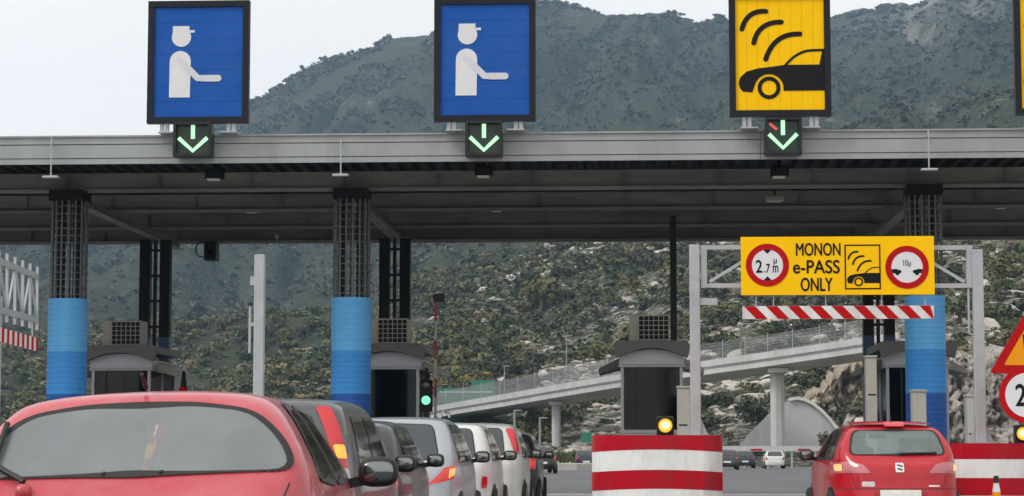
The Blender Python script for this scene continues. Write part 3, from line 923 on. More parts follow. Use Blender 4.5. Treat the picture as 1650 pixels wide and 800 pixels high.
def booth(px_mid, Y, label, unit=True):
    x = ax(px_mid, Y)
    k = Y / 45.0
    y1 = Y + 2.6
    t = thing('toll_booth', label, 'toll booth', (x, Y, 0.22), 'toll booths under the canopy')
    M_BG = booth_glass()
    hw = 0.64
    z_sill, z_band0, z_band1, z_top = 1.50, 2.86, 3.02, 3.40
    obj('wall', MB().box(x - hw, x + hw, Y, y1, 0.22, z_sill), M_BOOTH, t)
    obj('window_sill', MB().box(x - hw - 0.02, x + hw + 0.02, Y - 0.03, y1 + 0.03, z_sill + 0.002, z_sill + 0.07), M_BOOTH, t)
    for sx in (-1, 1):
        for yy in (Y, Y + 1.25, y1 - 0.07):
            obj('corner_post', MB().box(x + sx * hw - (0.06 if sx > 0 else 0), x + sx * hw + (0.06 if sx < 0 else 0), yy, yy + 0.07, z_sill + 0.072, z_band0 - 0.002), M_BOOTH, t)
        for yy in (Y + 0.08, Y + 1.33):
            obj('side_window', MB().box(x + sx * (hw - 0.04) - 0.008, x + sx * (hw - 0.04) + 0.008, yy, yy + 1.16, z_sill + 0.072, z_band0 - 0.002), M_BG, t)
        aw = MB().prism_xz([(x + sx * (hw + 0.03), z_band1 + 0.05), (x + sx * (hw + 0.46), z_band1 - 0.16), (x + sx * (hw + 0.46), z_band1 - 0.27), (x + sx * (hw + 0.03), z_band0 + 0.0)], Y + 0.55, Y + 2.2)
        obj('awning', aw, M_BEIGE if sx > 0 else M_BROOF, t)
    obj('front_window', MB().box(x - hw + 0.062, x + hw - 0.062, Y + 0.03, Y + 0.045, z_sill + 0.072, z_band0 - 0.002), M_BG, t)
    obj('mullion', MB().box(x - 0.34, x - 0.31, Y + 0.01, Y + 0.028, z_sill + 0.072, z_band0 - 0.002), M_DARK, t)
    dk_ = obj('desk', MB().box(x - hw + 0.08, x + hw - 0.08, Y + 0.25, Y + 0.75, z_sill - 0.02, z_sill + 0.10), M_DARK, t)
    mo = obj('monitor', MB().cbox(x - 0.02, x + 0.36, Y + 0.40, Y + 0.46, z_sill + 0.18, z_sill + 0.48, 0.015), M_DARK, t)
    obj('monitor_stand', MB().box(x + 0.14, x + 0.20, Y + 0.42, Y + 0.45, z_sill + 0.10, z_sill + 0.18), M_DARK, mo)
    obj('chair_back', MB().superell((x - 0.15, Y + 1.35, z_sill + 0.30), (0.23, 0.06, 0.34), 3.0), M_DARK, t, True)
    obj('interior_back', MB().box(x - hw + 0.07, x + hw - 0.07, y1 - 0.12, y1 - 0.08, z_sill + 0.072, z_band0 - 0.002), M_BLACK, t)
    # band with arched top below the roof
    arc = [(x - hw - 0.03 + (2 * hw + 0.06) * i / 16, 3.10 + 0.13 * math.sin(math.pi * i / 16)) for i in range(17)]
    obj('header_band', MB().prism_xz([(x - hw - 0.03, z_band0 + 0.06), (x + hw + 0.03, z_band0 + 0.06)] + arc[::-1], Y - 0.03, y1 + 0.03), M_BOOTH, t)
    obj('header_strip', MB().box(x - hw - 0.045, x + hw + 0.045, Y - 0.05, y1 + 0.05, z_band0, z_band0 + 0.055), M_ALU, t)
    top = [(x + 0.80, z_top - 0.10), (x + 0.72, z_top), (x - 0.72, z_top), (x - 0.80, z_top - 0.10)]
    under = [(x - 0.74 + 1.48 * i / 16, 3.02 + 0.225 * math.sin(math.pi * (0.04 + 0.92 * i / 16))) for i in range(17)]
    obj('roof', MB().prism_xz(top + under, Y - 0.30, Y - 0.034), M_BROOF, t)
    ro = obj('roof_slab', MB().box(x - 0.72, x + 0.72, Y - 0.032, y1 + 0.3, 3.245, z_top - 0.004), M_BROOF, t)
    if unit:
        ux0, ux1, uz0, uz1 = x - 0.46, x + 0.38, z_top + 0.01, z_top + 0.56
        u = obj('air_conditioner', MB().cbox(ux0, ux1, Y + 0.2, Y + 0.85, uz0, uz1, 0.015), M_BEIGE, t)
        gx0, gx1, gz0, gz1 = ux0 + 0.20, ux1 - 0.02, uz0 + 0.03, uz1 - 0.03
        obj('fan_opening', MB().box(gx0, gx1, Y + 0.185, Y + 0.199, gz0, gz1), M_BLACK, u)
        for i in range(7):
            xx = gx0 + (gx1 - gx0) * i / 6
            obj('grille_bar', MB().box(xx - 0.007, xx + 0.007, Y + 0.165, Y + 0.184, gz0, gz1), M_BEIGE, u)
        for i in range(6):
            zz = gz0 + (gz1 - gz0) * i / 5
            obj('grille_bar', MB().box(gx0, gx1, Y + 0.150, Y + 0.164, zz - 0.007, zz + 0.007), M_BEIGE, u)
    return t
booth(195, 46.5, 'grey toll booth behind the leftmost blue column, seen over the near red car')
booth(627, 46.0, 'grey toll booth behind the middle blue column, beside the green signal')
booth(1050, 45.0, 'grey toll booth with arched header behind the red and white barrier, in full view')
booth(1478, 45.5, 'grey toll booth hidden behind the blue column near the red hatchback', False)

def cabinet(px0, px1, py0, Y, label, mtl=None, pyb=None):
    x0, x1, z1 = ax(px0, Y), ax(px1, Y), az(py0, Y, px0)
    t = thing('toll_machine', label, 'toll machine', ((x0 + x1) / 2, Y, 0.22), 'toll machines on the islands')
    obj('cabinet', MB().cbox(x0, x1, Y, Y + 0.35, 0.22, z1 - 0.04, 0.012), mtl or M_BEIGE, t)
    obj('lid', MB().box(x0 - 0.012, x1 + 0.012, Y - 0.02, Y + 0.37, z1 - 0.038, z1), mtl or M_BEIGE, t)
    obj('slot', MB().box(x0 + 0.03, x1 - 0.03, Y - 0.006, Y - 0.001, z1 - 0.75, z1 - 0.72), M_DARK, t)
cabinet(1091, 1112, 622, 41.0, 'beige toll machine cabinet between middle booth and gantry pole')
cabinet(1396, 1413, 573, 41.0, 'tall beige toll machine cabinet left of the blue column by red hatchback')
cabinet(1470, 1492, 628, 40.0, 'short beige toll machine cabinet in front of the blue column by red hatchback')
cabinet(1557, 1569, 636, 41.0, 'narrow grey toll machine cabinet beside the gantry pole near barrier', M_CONC)

# traffic signal, raised barrier arm
p = at(687, 640, 44.0)
t = thing('traffic_signal', 'small black lane signal with its green lamp lit beside a booth', 'traffic light', (p.x, p.y, 0.22))
zs0, zs1 = az(664, 44, 687), az(612, 44, 687)
obj('housing', MB().cbox(p.x - 0.125, p.x + 0.125, p.y - 0.09, p.y + 0.09, zs0, zs1, 0.02), M_BLACK, t)
obj('post', MB().tube([(p.x, p.y, 0.22), (p.x, p.y, zs0 + 0.01)], 0.05, 10), M_DARK, t)
obj('finial', MB().tube([(p.x, p.y, zs1 - 0.02), (p.x, p.y, zs1 + 0.24)], 0.05, 8, 0.03), M_BLACK, t)
zg = az(645.5, 44, 687)
gl = obj('green_lamp', MB().superell((p.x, p.y - 0.09, zg), (0.092, 0.03, 0.092), 2), M_GREEN_ON, t, True)
obj('red_lamp', MB().superell((p.x, p.y - 0.09, az(622, 44, 687)), (0.085, 0.03, 0.085), 2), M_RED_OFF, t, True)
for zz in (zg, az(622, 44, 687)):
    obj('visor', MB().lathe([(0.105, -0.16), (0.115, -0.16), (0.115, 0.0), (0.105, 0.0)], 0, 0, 14, 0, math.pi), M_BLACK, t) if False else None
q = at(702, 640, 44.8)
za = az(487, 44.8, 702)
t = thing('barrier_arm', 'raised red and white barrier arm standing upright beside the green signal', 'barrier', (q.x, q.y, 0.22))
obj('motor_cabinet', MB().cbox(q.x - 0.16, q.x + 0.16, q.y - 0.02, q.y + 0.3, 0.22, 1.22, 0.02), M_SORG, t)
zz, k = 1.05, 0
L = (za - 1.05) / 8
for k in range(8):
    obj('arm_section', MB().box(q.x - 0.028, q.x + 0.028, q.y - 0.06, q.y - 0.022, 1.05 + k * L, 1.05 + (k + 1) * L - 0.001), mat('dull_red_tape', (0.20, 0.03, 0.03), 0.6) if k % 2 else mat('dull_grey_tape', (0.30, 0.29, 0.28), 0.6), t)
obj('arm_tip', MB().cbox(q.x - 0.05, q.x + 0.18, q.y - 0.10, q.y + 0.04, za, za + 0.17, 0.02), M_DARK, t)
q = at(296, 612, 46.5)
t = thing('signal_post', 'slim black signal finial just above the roof of the near red car', 'traffic light', (q.x, q.y, 0.22))
obj('post', MB().tube([(q.x, q.y, 0.22), (q.x, q.y, az(622, 46.5, 296))], 0.05, 8), M_DARK, t)
obj('finial', MB().tube([(q.x, q.y, az(626, 46.5, 296)), (q.x, q.y, az(598, 46.5, 296))], 0.075, 8, 0.03), M_BLACK, t)
obj('red_lamp', MB().superell((q.x, q.y - 0.06, az(628, 46.5, 296)), (0.10, 0.06, 0.06), 2), M_SRED, t, True)

# ------------------------------------------------------------------ striped island noses
def nose(x0, x1, Y, ztop, length, label, bow=0.035):
    xm, hw = (x0 + x1) / 2, (x1 - x0) / 2
    t = thing('island_barrier', label, 'barrier', (xm, Y, 0))
    pl = []                                            # plan outline, from back left round the front to back right
    pl.append((-hw, length))
    pl.append((-hw, 0.42))
    for k in range(1, 8):
        a = math.pi + k * math.pi / 2 / 8
        pl.append((-hw + 0.42 + 0.42 * math.cos(a), 0.42 + 0.42 * math.sin(a) * 0.8))
    for k in range(0, 13):
        s = -1 + 2 * k / 12
        pl.append((s * (hw - 0.42), 0.07 - 0.05 * (1 - s * s)))
    for k in range(1, 8):
        a = 1.5 * math.pi + k * math.pi / 2 / 8
        pl.append((hw - 0.42 + 0.42 * math.cos(a), 0.42 + 0.42 * math.sin(a) * 0.8))
    pl.append((hw, 0.42))
    pl.append((hw, length))
    edges = [ztop, ztop - 0.21, ztop - 0.475, ztop - 0.72, ztop - 0.985, 0.10, 0.0]
    def zz(e, u, last):
        return e + (bow * (1 - min(abs(u) / hw, 1) ** 2) if 0 < last < 5 else 0)
    for b in range(5):
        m = MB()
        for (u, v) in pl:
            out = 0.003 if b % 2 == 0 else 0.0
            r = math.hypot(u, v - 1.0)
            ex, ey = u * (1 + out), v - out
            m.v += [(xm + ex, Y + ey, zz(edges[b], u, b)), (xm + ex, Y + ey, zz(edges[b + 1], u, b + 1))]
        for k in range(len(pl) - 1):
            m.f.append((2 * k, 2 * k + 1, 2 * k + 3, 2 * k + 2))
        obj('stripe_band', m, M_RED if b % 2 == 0 else M_WHITE, t)
    obj('plinth', MB().prism_xy([(xm + u * 1.02, Y + v - 0.03) for u, v in pl], 0.004, 0.099), M_CONC, t)
    m = MB().prism_xy([(xm + u * 0.995, Y + v + 0.006) for u, v in pl], ztop - 0.03, ztop + 0.012)
    obj('top_plate', m, M_RED, t)
    m = MB()
    for s in (-1, 1):
        m.box(xm + s * (hw - 0.075) - 0.006, xm + s * (hw - 0.075) + 0.006, Y + 0.148, Y + 0.16, 0.1, ztop)
    return t
NX0, NX1 = ax(953, 28.6, 740), ax(1166, 28.6, 740)
NZ = az(703, 28.6, 1060)
nose(NX0, NX1, 28.55, NZ, 7.0, 'rounded red and white striped island barrier in front of the middle booth')
RX0 = ax(1534, 31.0, 740)
RZ = az(716, 31.0, 1600)
nose(RX0, RX0 + 1.75, 31.0, RZ, 6.0, 'red and white striped island barrier beside the red hatchback, cut by picture edge', 0.0)

def beacon(px, py, Y, ztop, label, side=False):
    p = at(px, py, Y)
    t = thing('warning_lamp', label, 'warning lamp', (p.x, p.y, ztop), 'amber lamps on the barriers')
    obj('housing', MB().cbox(p.x - 0.115, p.x + 0.115, p.y, p.y + 0.12, ztop + 0.014, p.z + 0.125, 0.02), M_DARK, t)
    obj('bezel', MB().ring_xz(p.x, p.z, 0.094, 0.112, p.y - 0.05, p.y - 0.001, 24), M_BLACK, t)
    le = obj('lens', MB().superell((p.x, p.y - 0.012, p.z), (0.093, 0.03, 0.093), 2), M_AMBER_ON, t, True)
    obj('bulb_glow', MB().superell((p.x, p.y - 0.035, p.z), (0.05, 0.02, 0.05), 2), M_AMBER_HOT, le, True)
beacon(1072, 686, 28.8, NZ, 'lit amber warning lamp on top of the middle striped barrier')
beacon(1648, 699, 31.3, RZ, 'lit amber warning lamp on the striped barrier below the round road sign')

# ------------------------------------------------------------------ text helper
def text_mb(s, h, xc, y, zbase, xscale=1.0, bold=0.022):
    cu = bpy.data.curves.new('lettering', 'FONT')
    cu.body = s
    cu.size = 1.0
    cu.fill_mode = 'FRONT'
    o = bpy.data.objects.new('lettering', cu)
    COL.objects.link(o)
    dg = bpy.context.evaluated_depsgraph_get()
    me = bpy.data.meshes.new_from_object(o.evaluated_get(dg))
    V = np.array([v.co[:] for v in me.vertices])
    Fs = [tuple(p.vertices) for p in me.polygons]
    bpy.data.objects.remove(o)
    bpy.data.curves.remove(cu)
    bpy.data.meshes.remove(me)
    lo, hi = V.min(0), V.max(0)
    cap = 0.73 if any(ch in s for ch in 'MOPASNLY270!1') else (hi[1] - lo[1])
    k = h / cap
    X = (V[:, 0] - (lo[0] + hi[0]) / 2) * k * xscale + xc
    Z = V[:, 1] * k + zbase
    mb = MB()
    for q, (dx, dz) in enumerate(((0, 0), (-1, 0), (1, 0), (0, 1), (0, -1))):        # thick strokes from stacked layers
        mb.add([(float(a) + dx * bold * h, y - 0.0004 * q, float(b) + dz * bold * h) for a, b in zip(X, Z)], Fs)
    return mb

# ------------------------------------------------------------------ e-pass gantry
GY_ = 32.0
def gp(px, py, dy=0.0):
    p = at(px, py, GY_)
    return (p.x, GY_ + dy, p.z)
gx0, gx1 = ax(1120, GY_, 550), ax(1577, GY_, 550)
t = thing('height_gantry', 'pale steel height gantry with yellow notice board over the pass lane', 'gantry', ((gx0 + gx1) / 2, GY_, 0))
for x, pyt, zb_ in ((gx0, 394, NZ + 0.012), (gx1, 404, RZ + 0.012)):
    ztp = az(pyt, GY_, 1350)
    po = obj('pole', MB().cbox(x - 0.075, x + 0.075, GY_ - 0.075, GY_ + 0.075, zb_ + 0.02, ztp, 0.01), M_GALV, t)
    obj('base_plate', MB().box(x - 0.2, x + 0.2, GY_ - 0.2, GY_ + 0.2, zb_ + 0.001, zb_ + 0.025), M_GALV, po)
    for sx in (-1, 1):
        obj('gusset', MB().prism_xz([(x + sx * 0.077, zb_ + 0.03), (x + sx * 0.18, zb_ + 0.03), (x + sx * 0.077, zb_ + 0.26)], GY_ - 0.01, GY_ + 0.01), M_GALV, po)
for side, pv, pin in ((-1, 1134, 1193), (1, 1562, 1504)):
    ztop_, zbot_ = gp(pv, 399)[2], gp(pv, 461)[2]
    xv, xi = gp(pv, 430)[0], gp(pin, 430)[0]
    xp = gx0 if side < 0 else gx1
    m = MB()
    m.box(xv - 0.045, xv + 0.045, GY_ - 0.04, GY_ + 0.04, zbot_ - 0.03, ztop_ + 0.03)
    a = obj('arm', m, M_GALV, t)
    lo, hi = (xv + 0.046, xi + 0.1) if side < 0 else (xi - 0.1, xv - 0.046)
    obj('rail', MB().box(lo, hi, GY_ - 0.03, GY_ + 0.03, ztop_ - 0.035, ztop_ + 0.029), M_GALV, a)
    obj('rail', MB().box(lo, hi, GY_ - 0.03, GY_ + 0.03, zbot_ - 0.029, zbot_ + 0.035), M_GALV, a)
    xd0, xd1 = (xv + 0.08, xi + 0.08) if side < 0 else (xv - 0.08, xi - 0.08)
    obj('diagonal', MB().bar((xd0, GY_, zbot_ + 0.06), (xd1, GY_, (zbot_ + ztop_) / 2 + 0.10), 0.035, 0.045), M_GALV, a)
    for zc in (zbot_ + 0.1, ztop_ - 0.12):
        hx = (xp + 0.076, xv - 0.046) if side < 0 else (xv + 0.046, xp - 0.076)
        if hx[1] > hx[0]:
            obj('hinge', MB().box(hx[0], hx[1], GY_ - 0.05, GY_ + 0.05, zc, zc + 0.09), M_GALV, a)
    if side > 0:
        obj('latch_rod', MB().tube([(xv - 0.02, GY_, zbot_ - 0.03), (xv - 0.02, GY_, zbot_ - 0.70)], 0.018, 6), M_GALV, a)
    else:
        obj('latch_box', MB().box(xp + 0.076, xp + 0.33, GY_ - 0.05, GY_ + 0.05, az(492, GY_, 1140), az(481, GY_, 1140)), M_GALV, a)
bx0, bx1, bz1, bz0 = ax(1193.5, GY_, 430), ax(1504, GY_, 430), az(382.5, GY_, 1350), az(476, GY_, 1350)
BY = GY_ - 0.10
board = obj('notice_board', MB().box(bx0, bx1, BY, BY + 0.05, bz0, bz1), M_SYEL, t)
def bp_(px, py):
    p = at(px, py, BY)
    return (p.x, p.z)
kb = BY / F_PX
yf = BY - 0.004
for (px, py, s, h, xs) in ((1318.5, 412, 'MONON', 21, 0.64), (1315.5, 440.5, 'e-PASS', 22, 0.87), (1316, 469, 'ONLY', 22, 0.63)):
    x, z = bp_(px, py)
    obj('lettering', text_mb(s, h * kb, x, yf, z, xs), M_SBLK, board)
for px, kind in ((1236.5, 'height'), (1461.5, 'gap')):
    cx, cz = bp_(px, 427.5 if kind == 'height' else 431)
    ring = obj('prohibition_ring', MB().ring_xz(cx, cz, 25.0 * kb, 34.5 * kb, yf - 0.004, yf + 0.003, 48), M_SRED, board)
    disc = obj('disc', MB().ring_xz(cx, cz, 0.0, 25.4 * kb, yf - 0.001, yf + 0.0035, 48), M_SWHITE, ring)
    yt = yf - 0.0025
    def T(s, h, dx, dy, xs=0.8):
        obj('numeral', text_mb(s, h * kb, cx + dx * kb, yt, cz + dy * kb, xs), M_SBLK, ring)
    if kind == 'height':
        T('2', 21, -13.5, -12, 0.78)
        T('.7', 14.5, -0.5, -12, 0.66)
        T('\u03bc', 9, 12.5, 3, 0.9)
        T('m', 11, 13.0, -12.0, 0.55)
        for s in (-1, 1):
            obj('triangle_mark', MB().prism_xz([(cx - 7.5 * kb, cz + s * 25.5 * kb), (cx + 7.5 * kb, cz + s * 25.5 * kb), (cx, cz + s * 18 * kb)], yt - 0.001, yt + 0.001), M_SBLK, ring)
    else:
        obj('numeral', text_mb('10\u03bc', 10 * kb, cx + 0 * kb, yt, cz + 2.5 * kb, 0.7, 0.03), mat('faded_sign_grey', (0.17, 0.17, 0.145), 0.6), ring)
        for s in (-1, 1):
            cp = [(25.2, -3.5), (25.2, -9.5), (10, -9.5), (9, -7), (10, -4.5), (15, -4), (17, -2.5)]
            co = obj('car_mark', MB().prism_xz([(cx + s * a * kb, cz + b * kb) for a, b in cp], yt - 0.001, yt + 0.001), M_SBLK, ring)
            obj('wheel_mark', MB().ring_xz(cx + s * 15.5 * kb, cz - 9.5 * kb, 0, 3.4 * kb, yt - 0.002, yt + 0.001, 12), M_SBLK, co)
# small e-pass pictogram in a box
def tfb(px, py):
    u, v = (px - 1258) * 0.385 + 1390.5, (py - 84) * 0.385 + 433
    return bp_(u, v)
fx0, fz1 = bp_(1360.5, 394.5)
fx1, fz0 = bp_(1419.5, 466.5)
m = MB()
lw = 2.2 * kb
m.box(fx0, fx1, yf, yf + 0.003, fz0, fz0 + lw).box(fx0, fx1, yf, yf + 0.003, fz1 - lw, fz1)
m.box(fx0, fx0 + lw, yf, yf + 0.003, fz0 + lw, fz1 - lw).box(fx1 - lw, fx1, yf, yf + 0.003, fz0 + lw, fz1 - lw)
pic = obj('pictogram_border', m, M_SBLK, board)
waves, body, screen, pillar, wc = epass_shapes(tfb, 3)
for wv in waves:
    obj('radio_wave', MB().stroke_xz(wv, 3.0 * kb, yf, yf + 0.003), M_SBLK, pic)
obj('car_silhouette', MB().prism_xz(body, yf, yf + 0.003), M_SBLK, pic)
obj('windscreen_line', MB().stroke_xz(screen, 1.6 * kb, yf, yf + 0.0025, False), M_SBLK, pic)
obj('wheel', MB().ring_xz(wc[0], wc[1], 4.6 * kb, 7.2 * kb, yf, yf + 0.003), M_SBLK, pic)
# hanging striped height bar
hx0, hx1, hz1, hz0 = ax(1196, GY_, 500), ax(1504, GY_, 500), az(493.5, GY_, 1350), az(514.5, GY_, 1350)
hb = obj('height_bar', MB().box(hx0, hx1, GY_ - 0.06, GY_ - 0.03, hz0, hz1), M_WHITE, t)
npitch = 35.0 * kb
k = 0
x = hx0 + 0.02
while x + 0.05 < hx1:
    sl = (hz1 - hz0) * 0.95
    a, b = x, min(x + npitch * 0.52, hx1 - sl * 0.3)
    pts = [(a, hz1 - 0.002), (b, hz1 - 0.002), (min(b + sl, hx1 - 0.002), hz0 + 0.002), (min(a + sl, hx1 - 0.01), hz0 + 0.002)]
    obj('red_stripe', MB().prism_xz(pts, GY_ - 0.063, GY_ - 0.0605), M_SRED, hb)
    x += npitch
for px in (1218, 1246, 1330, 1420, 1490):
    xx = ax(px, GY_, 485)
    obj('hanger_rod', MB().tube([(xx, GY_ - 0.045, hz1), (xx, GY_ - 0.045, bz0 + 0.02)], 0.008, 6), M_GALV, t)

# open swing gantry of the first lane: pole, folded lattice arm and bar
lx = ax(-6, 32.0, 500)
t = thing('swing_gantry', 'white lattice height gantry swung open at the picture edge, red striped bar below', 'gantry', (lx, 32.0, 0))
obj('pole', MB().cbox(lx - 0.075, lx + 0.075, 31.93, 32.07, 0.22, az(478, 32, 0), 0.01), M_GALV, t)
def lp(px, py):
    f = px / 60.0
    return at(px, py, 32.0 + 2.8 * f)
Tp = [lp(x, y) for x, y in ((-30, 409), (60, 446))]
Bp = [lp(x, y) for x, y in ((-30, 492), (60, 516))]
fr = obj('truss_rail', MB().bar(Tp[0], Tp[1], 0.05, 0.09), M_GALV, t)
obj('truss_rail', MB().bar(Bp[0], Bp[1], 0.05, 0.09), M_GALV, t)
nb = 7
for k in range(nb + 1):
    f = k / nb
    a, b = Tp[0].lerp(Tp[1], f), Bp[0].lerp(Bp[1], f)
    obj('truss_upright', MB().bar(a + Vector((0, 0, 0.16)), b - Vector((0, 0, 0.16)), 0.04, 0.045), M_GALV, t)
    if k < nb:
        c = Tp[0].lerp(Tp[1], (k + 1) / nb)
        d = Bp[0].lerp(Bp[1], (k + 1) / nb)
        if k % 2:
            obj('truss_diagonal', MB().bar(b, c, 0.03, 0.035), M_GALV, t)
        else:
            obj('truss_diagonal', MB().bar(a, d, 0.03, 0.035), M_GALV, t)
S0, S1 = lp(-30, 531), lp(60, 556)
nst = 22
for k in range(nst):
    a, b = S0.lerp(S1, k / nst), S0.lerp(S1, (k + 1) / nst)
    obj('bar_stripe', MB().bar(a, b, 0.03, 0.21), M_SRED if k % 2 else M_WHITE, t)
for f in (0.1, 0.9):
    obj('hanger_rod', MB().tube([Bp[0].lerp(Bp[1], f), S0.lerp(S1, f)], 0.012, 6), M_GALV, t)
obj('bracket', MB().bar((lx, 32.0, Tp[0].z - 0.4), Tp[0] + Vector((0, 0, -0.4)), 0.05, 0.05), M_GALV, t)

x = ax(418, 32.0, 520)
t = thing('gantry_pole', 'lone square pale steel pole with side bracket between two blue columns', 'pole', (x, 32.0, 0.22))
zt_ = az(411, 32.0, 418)
obj('shaft', MB().cbox(x - 0.075, x + 0.075, 31.93, 32.07, 0.24, zt_, 0.01), M_GALV, t)
obj('base_plate', MB().box(x - 0.2, x + 0.2, 31.8, 32.2, 0.221, 0.245), M_GALV, t)
xr = ax(403, 32.0, 520)
obj('side_rod', MB().tube([(xr, 32, az(569, 32, 403)), (xr, 32, az(493, 32, 403))], 0.022, 8), M_GALV, t)
obj('rod_cap', MB().cbox(xr - 0.03, xr + 0.03, 31.97, 32.03, az(493, 32, 403), az(488, 32, 403), 0.005), M_DARK, t)
obj('bracket', MB().box(xr, x - 0.076, 31.98, 32.02, az(526, 32, 403), az(520, 32, 403)), M_GALV, t)
obj('upper_bracket', MB().box(x - 0.14, x - 0.076, 31.97, 32.03, az(460, 32, 403), az(446, 32, 403)), M_GALV, t)

# round and triangular road signs at the picture edge
Y = 30.6
k = Y / F_PX
c = at(1656, 637, Y)
t = thing('road_sign', 'round white limit sign with red ring and numeral under a warning triangle', 'sign', (c.x, Y, 0))
obj('plate', MB().ring_xz(c.x, c.z, 0, 45 * k, Y - 0.004, Y + 0.02, 48), M_SRED, t)
obj('disc', MB().ring_xz(c.x, c.z, 0, 35.5 * k, Y - 0.008, Y - 0.0045, 48), M_SWHITE, t)
obj('numeral', text_mb('2.7', 36 * k, c.x + 2.5 * k, Y - 0.010, c.z - 17 * k, 0.74), M_SBLK, t)
obj('pole', MB().tube([(c.x, Y + 0.06, 0.0), (c.x, Y + 0.06, az(505, Y, 1656))], 0.035, 10), M_GALV, t)
b0, b1, ap = at(1598, 600, Y), at(1714, 600, Y), at(1656, 501, Y)
t = thing('warning_sign', 'amber triangular warning sign with thick red border above the round sign', 'sign', (c.x, Y, b0.z))
cz = (b0.z * 2 + ap.z) / 3
def tri(s, y0, y1):
    P = [(c.x + (q.x - c.x) * s, cz + (q.z - cz) * s) for q in (b0, b1, ap)]
    out = []
    for i in range(3):
        a, b, d = Vector(P[i - 1]), Vector(P[i]), Vector(P[(i + 1) % 3])
        r = 0.06 * s
        p0 = b + (a - b).normalized() * r
        p2 = b + (d - b).normalized() * r
        for j in range(5):
            u = j / 4
            out.append(tuple(p0 * (1 - u) ** 2 + b * 2 * u * (1 - u) + p2 * u * u))
    return MB().prism_xz(out, y0, y1)
obj('plate', tri(1.06, Y - 0.006, Y + 0.02), M_SRED, t)
obj('panel', tri(0.66, Y - 0.010, Y - 0.0065), M_SORG, t)
obj('exclamation_bar', MB().prism_xz([(c.x - 6.5 * k, cz + 27 * k), (c.x + 6.5 * k, cz + 27 * k), (c.x + 3.5 * k, cz - 7 * k), (c.x - 3.5 * k, cz - 7 * k)], Y - 0.013, Y - 0.0105), M_SBLK, t)
obj('exclamation_dot', MB().ring_xz(c.x, cz - 14 * k, 0, 4.5 * k, Y - 0.013, Y - 0.0105, 16), M_SBLK, t)

# small cone before the edge barrier
q = at(1606, 820, 30.0)
t = thing('traffic_cone', 'small pale traffic cone with dark tip before the striped barrier at picture edge', 'cone', (q.x, q.y, 0.0))
zc0, zc1 = 0.0, az(767, 30.0, 1606)
obj('base', MB().cbox(q.x - 0.19, q.x + 0.19, q.y - 0.19, q.y + 0.19, 0.006, 0.04, 0.02), M_DARK, t)
obj('cone_body', MB().lathe([(0.15, 0.04), (0.02, zc1 - 0.03)], q.x, q.y, 20), M_SORG, t, True)
rr = lambda z: 0.15 + (0.02 - 0.15) * (z - 0.04) / (zc1 - 0.07)
for (a, b) in ((0.30, 0.52), (0.60, zc1 - 0.10)):
    obj('reflective_sleeve', MB().lathe([(rr(a) + 0.004, a), (rr(b) + 0.004, b)], q.x, q.y, 20), M_WHITE, t, True)
obj('tip', MB().tube([(q.x, q.y, zc1 - 0.09), (q.x, q.y, zc1)], 0.045, 10, 0.03), M_DARK, t)

# ------------------------------------------------------------------ overpass
BR = [(560, 684, 280), (640, 670, 264), (710, 653.5, 250), (805, 637, 237), (900, 620, 226), (1000, 603, 216), (1128, 583, 206), (1250, 565.5, 198), (1385, 545, 191), (1448, 535.5, 188)]
bpts = [at(*b) for b in BR]
def bridge_pt(s):
    n = len(bpts) - 1
    i = min(int(s * n), n - 1)
    u = s * n - i
    P = [bpts[max(i - 1, 0)], bpts[i], bpts[i + 1], bpts[min(i + 2, n)]]
    return 0.5 * ((2 * P[1]) + (P[2] - P[0]) * u + (2 * P[0] - 5 * P[1] + 4 * P[2] - P[3]) * u * u + (3 * P[1] - P[0] - 3 * P[2] + P[3]) * u ** 3)
NB = 60
line = [bridge_pt(i / NB) for i in range(NB + 1)]
nrm = []
for i in range(NB + 1):
    d = line[min(i + 1, NB)] - line[max(i - 1, 0)]
    nrm.append(Vector((-d.y, d.x, 0)).normalized() if d.x > 0 else Vector((d.y, -d.x, 0)).normalized())
bridge = thing('overpass', 'pale concrete overpass ramp with mesh fence climbing across the rocky slope', 'bridge', tuple(line[30].xy) + (0,))
M_FENCE = mat('fence_wire', (0.30, 0.31, 0.32), 0.5, 0.3, 0.1, 5)
def strip(i0, i1, prof):
    """extrude a closed cross profile (back offset, height) along the bridge line"""
    m = MB()
    n = len(prof)
    for i in range(i0, i1 + 1):
        for o, h in prof:
            m.v.append(tuple(line[i] + nrm[i] * o + Vector((0, 0, h))))
    for i in range(i1 - i0):
        for k in range(n):
            l = (k + 1) % n
            m.f.append((i * n + k, i * n + l, (i + 1) * n + l, (i + 1) * n + k))
    m.f.append(tuple(range(n - 1, -1, -1)))
    m.f.append(tuple(range((i1 - i0) * n, (i1 - i0 + 1) * n)))
    return m
dk = obj('deck', strip(0, NB, [(0.25, -0.62), (5.6, -0.62), (5.6, -1.4), (0.9, -1.4), (0.12, -1.28), (0.12, -0.74)]), M_CONCL, bridge)
for k in range(0, NB, 4):
    obj('parapet_panel', strip(k, k + 4, [(-0.14, 0.0), (0.16, 0.0), (0.24, -0.60), (-0.10, -0.60)]), M_CONCL, dk)
obj('drip_channel', strip(0, NB, [(0.02, -0.60), (0.24, -0.60), (0.24, -0.74), (0.02, -0.74)]), M_CONC, dk)
obj('far_parapet', strip(0, NB, [(5.3, 0.0), (5.6, 0.0), (5.6, -0.6), (5.3, -0.6)]), M_CONCL, dk)
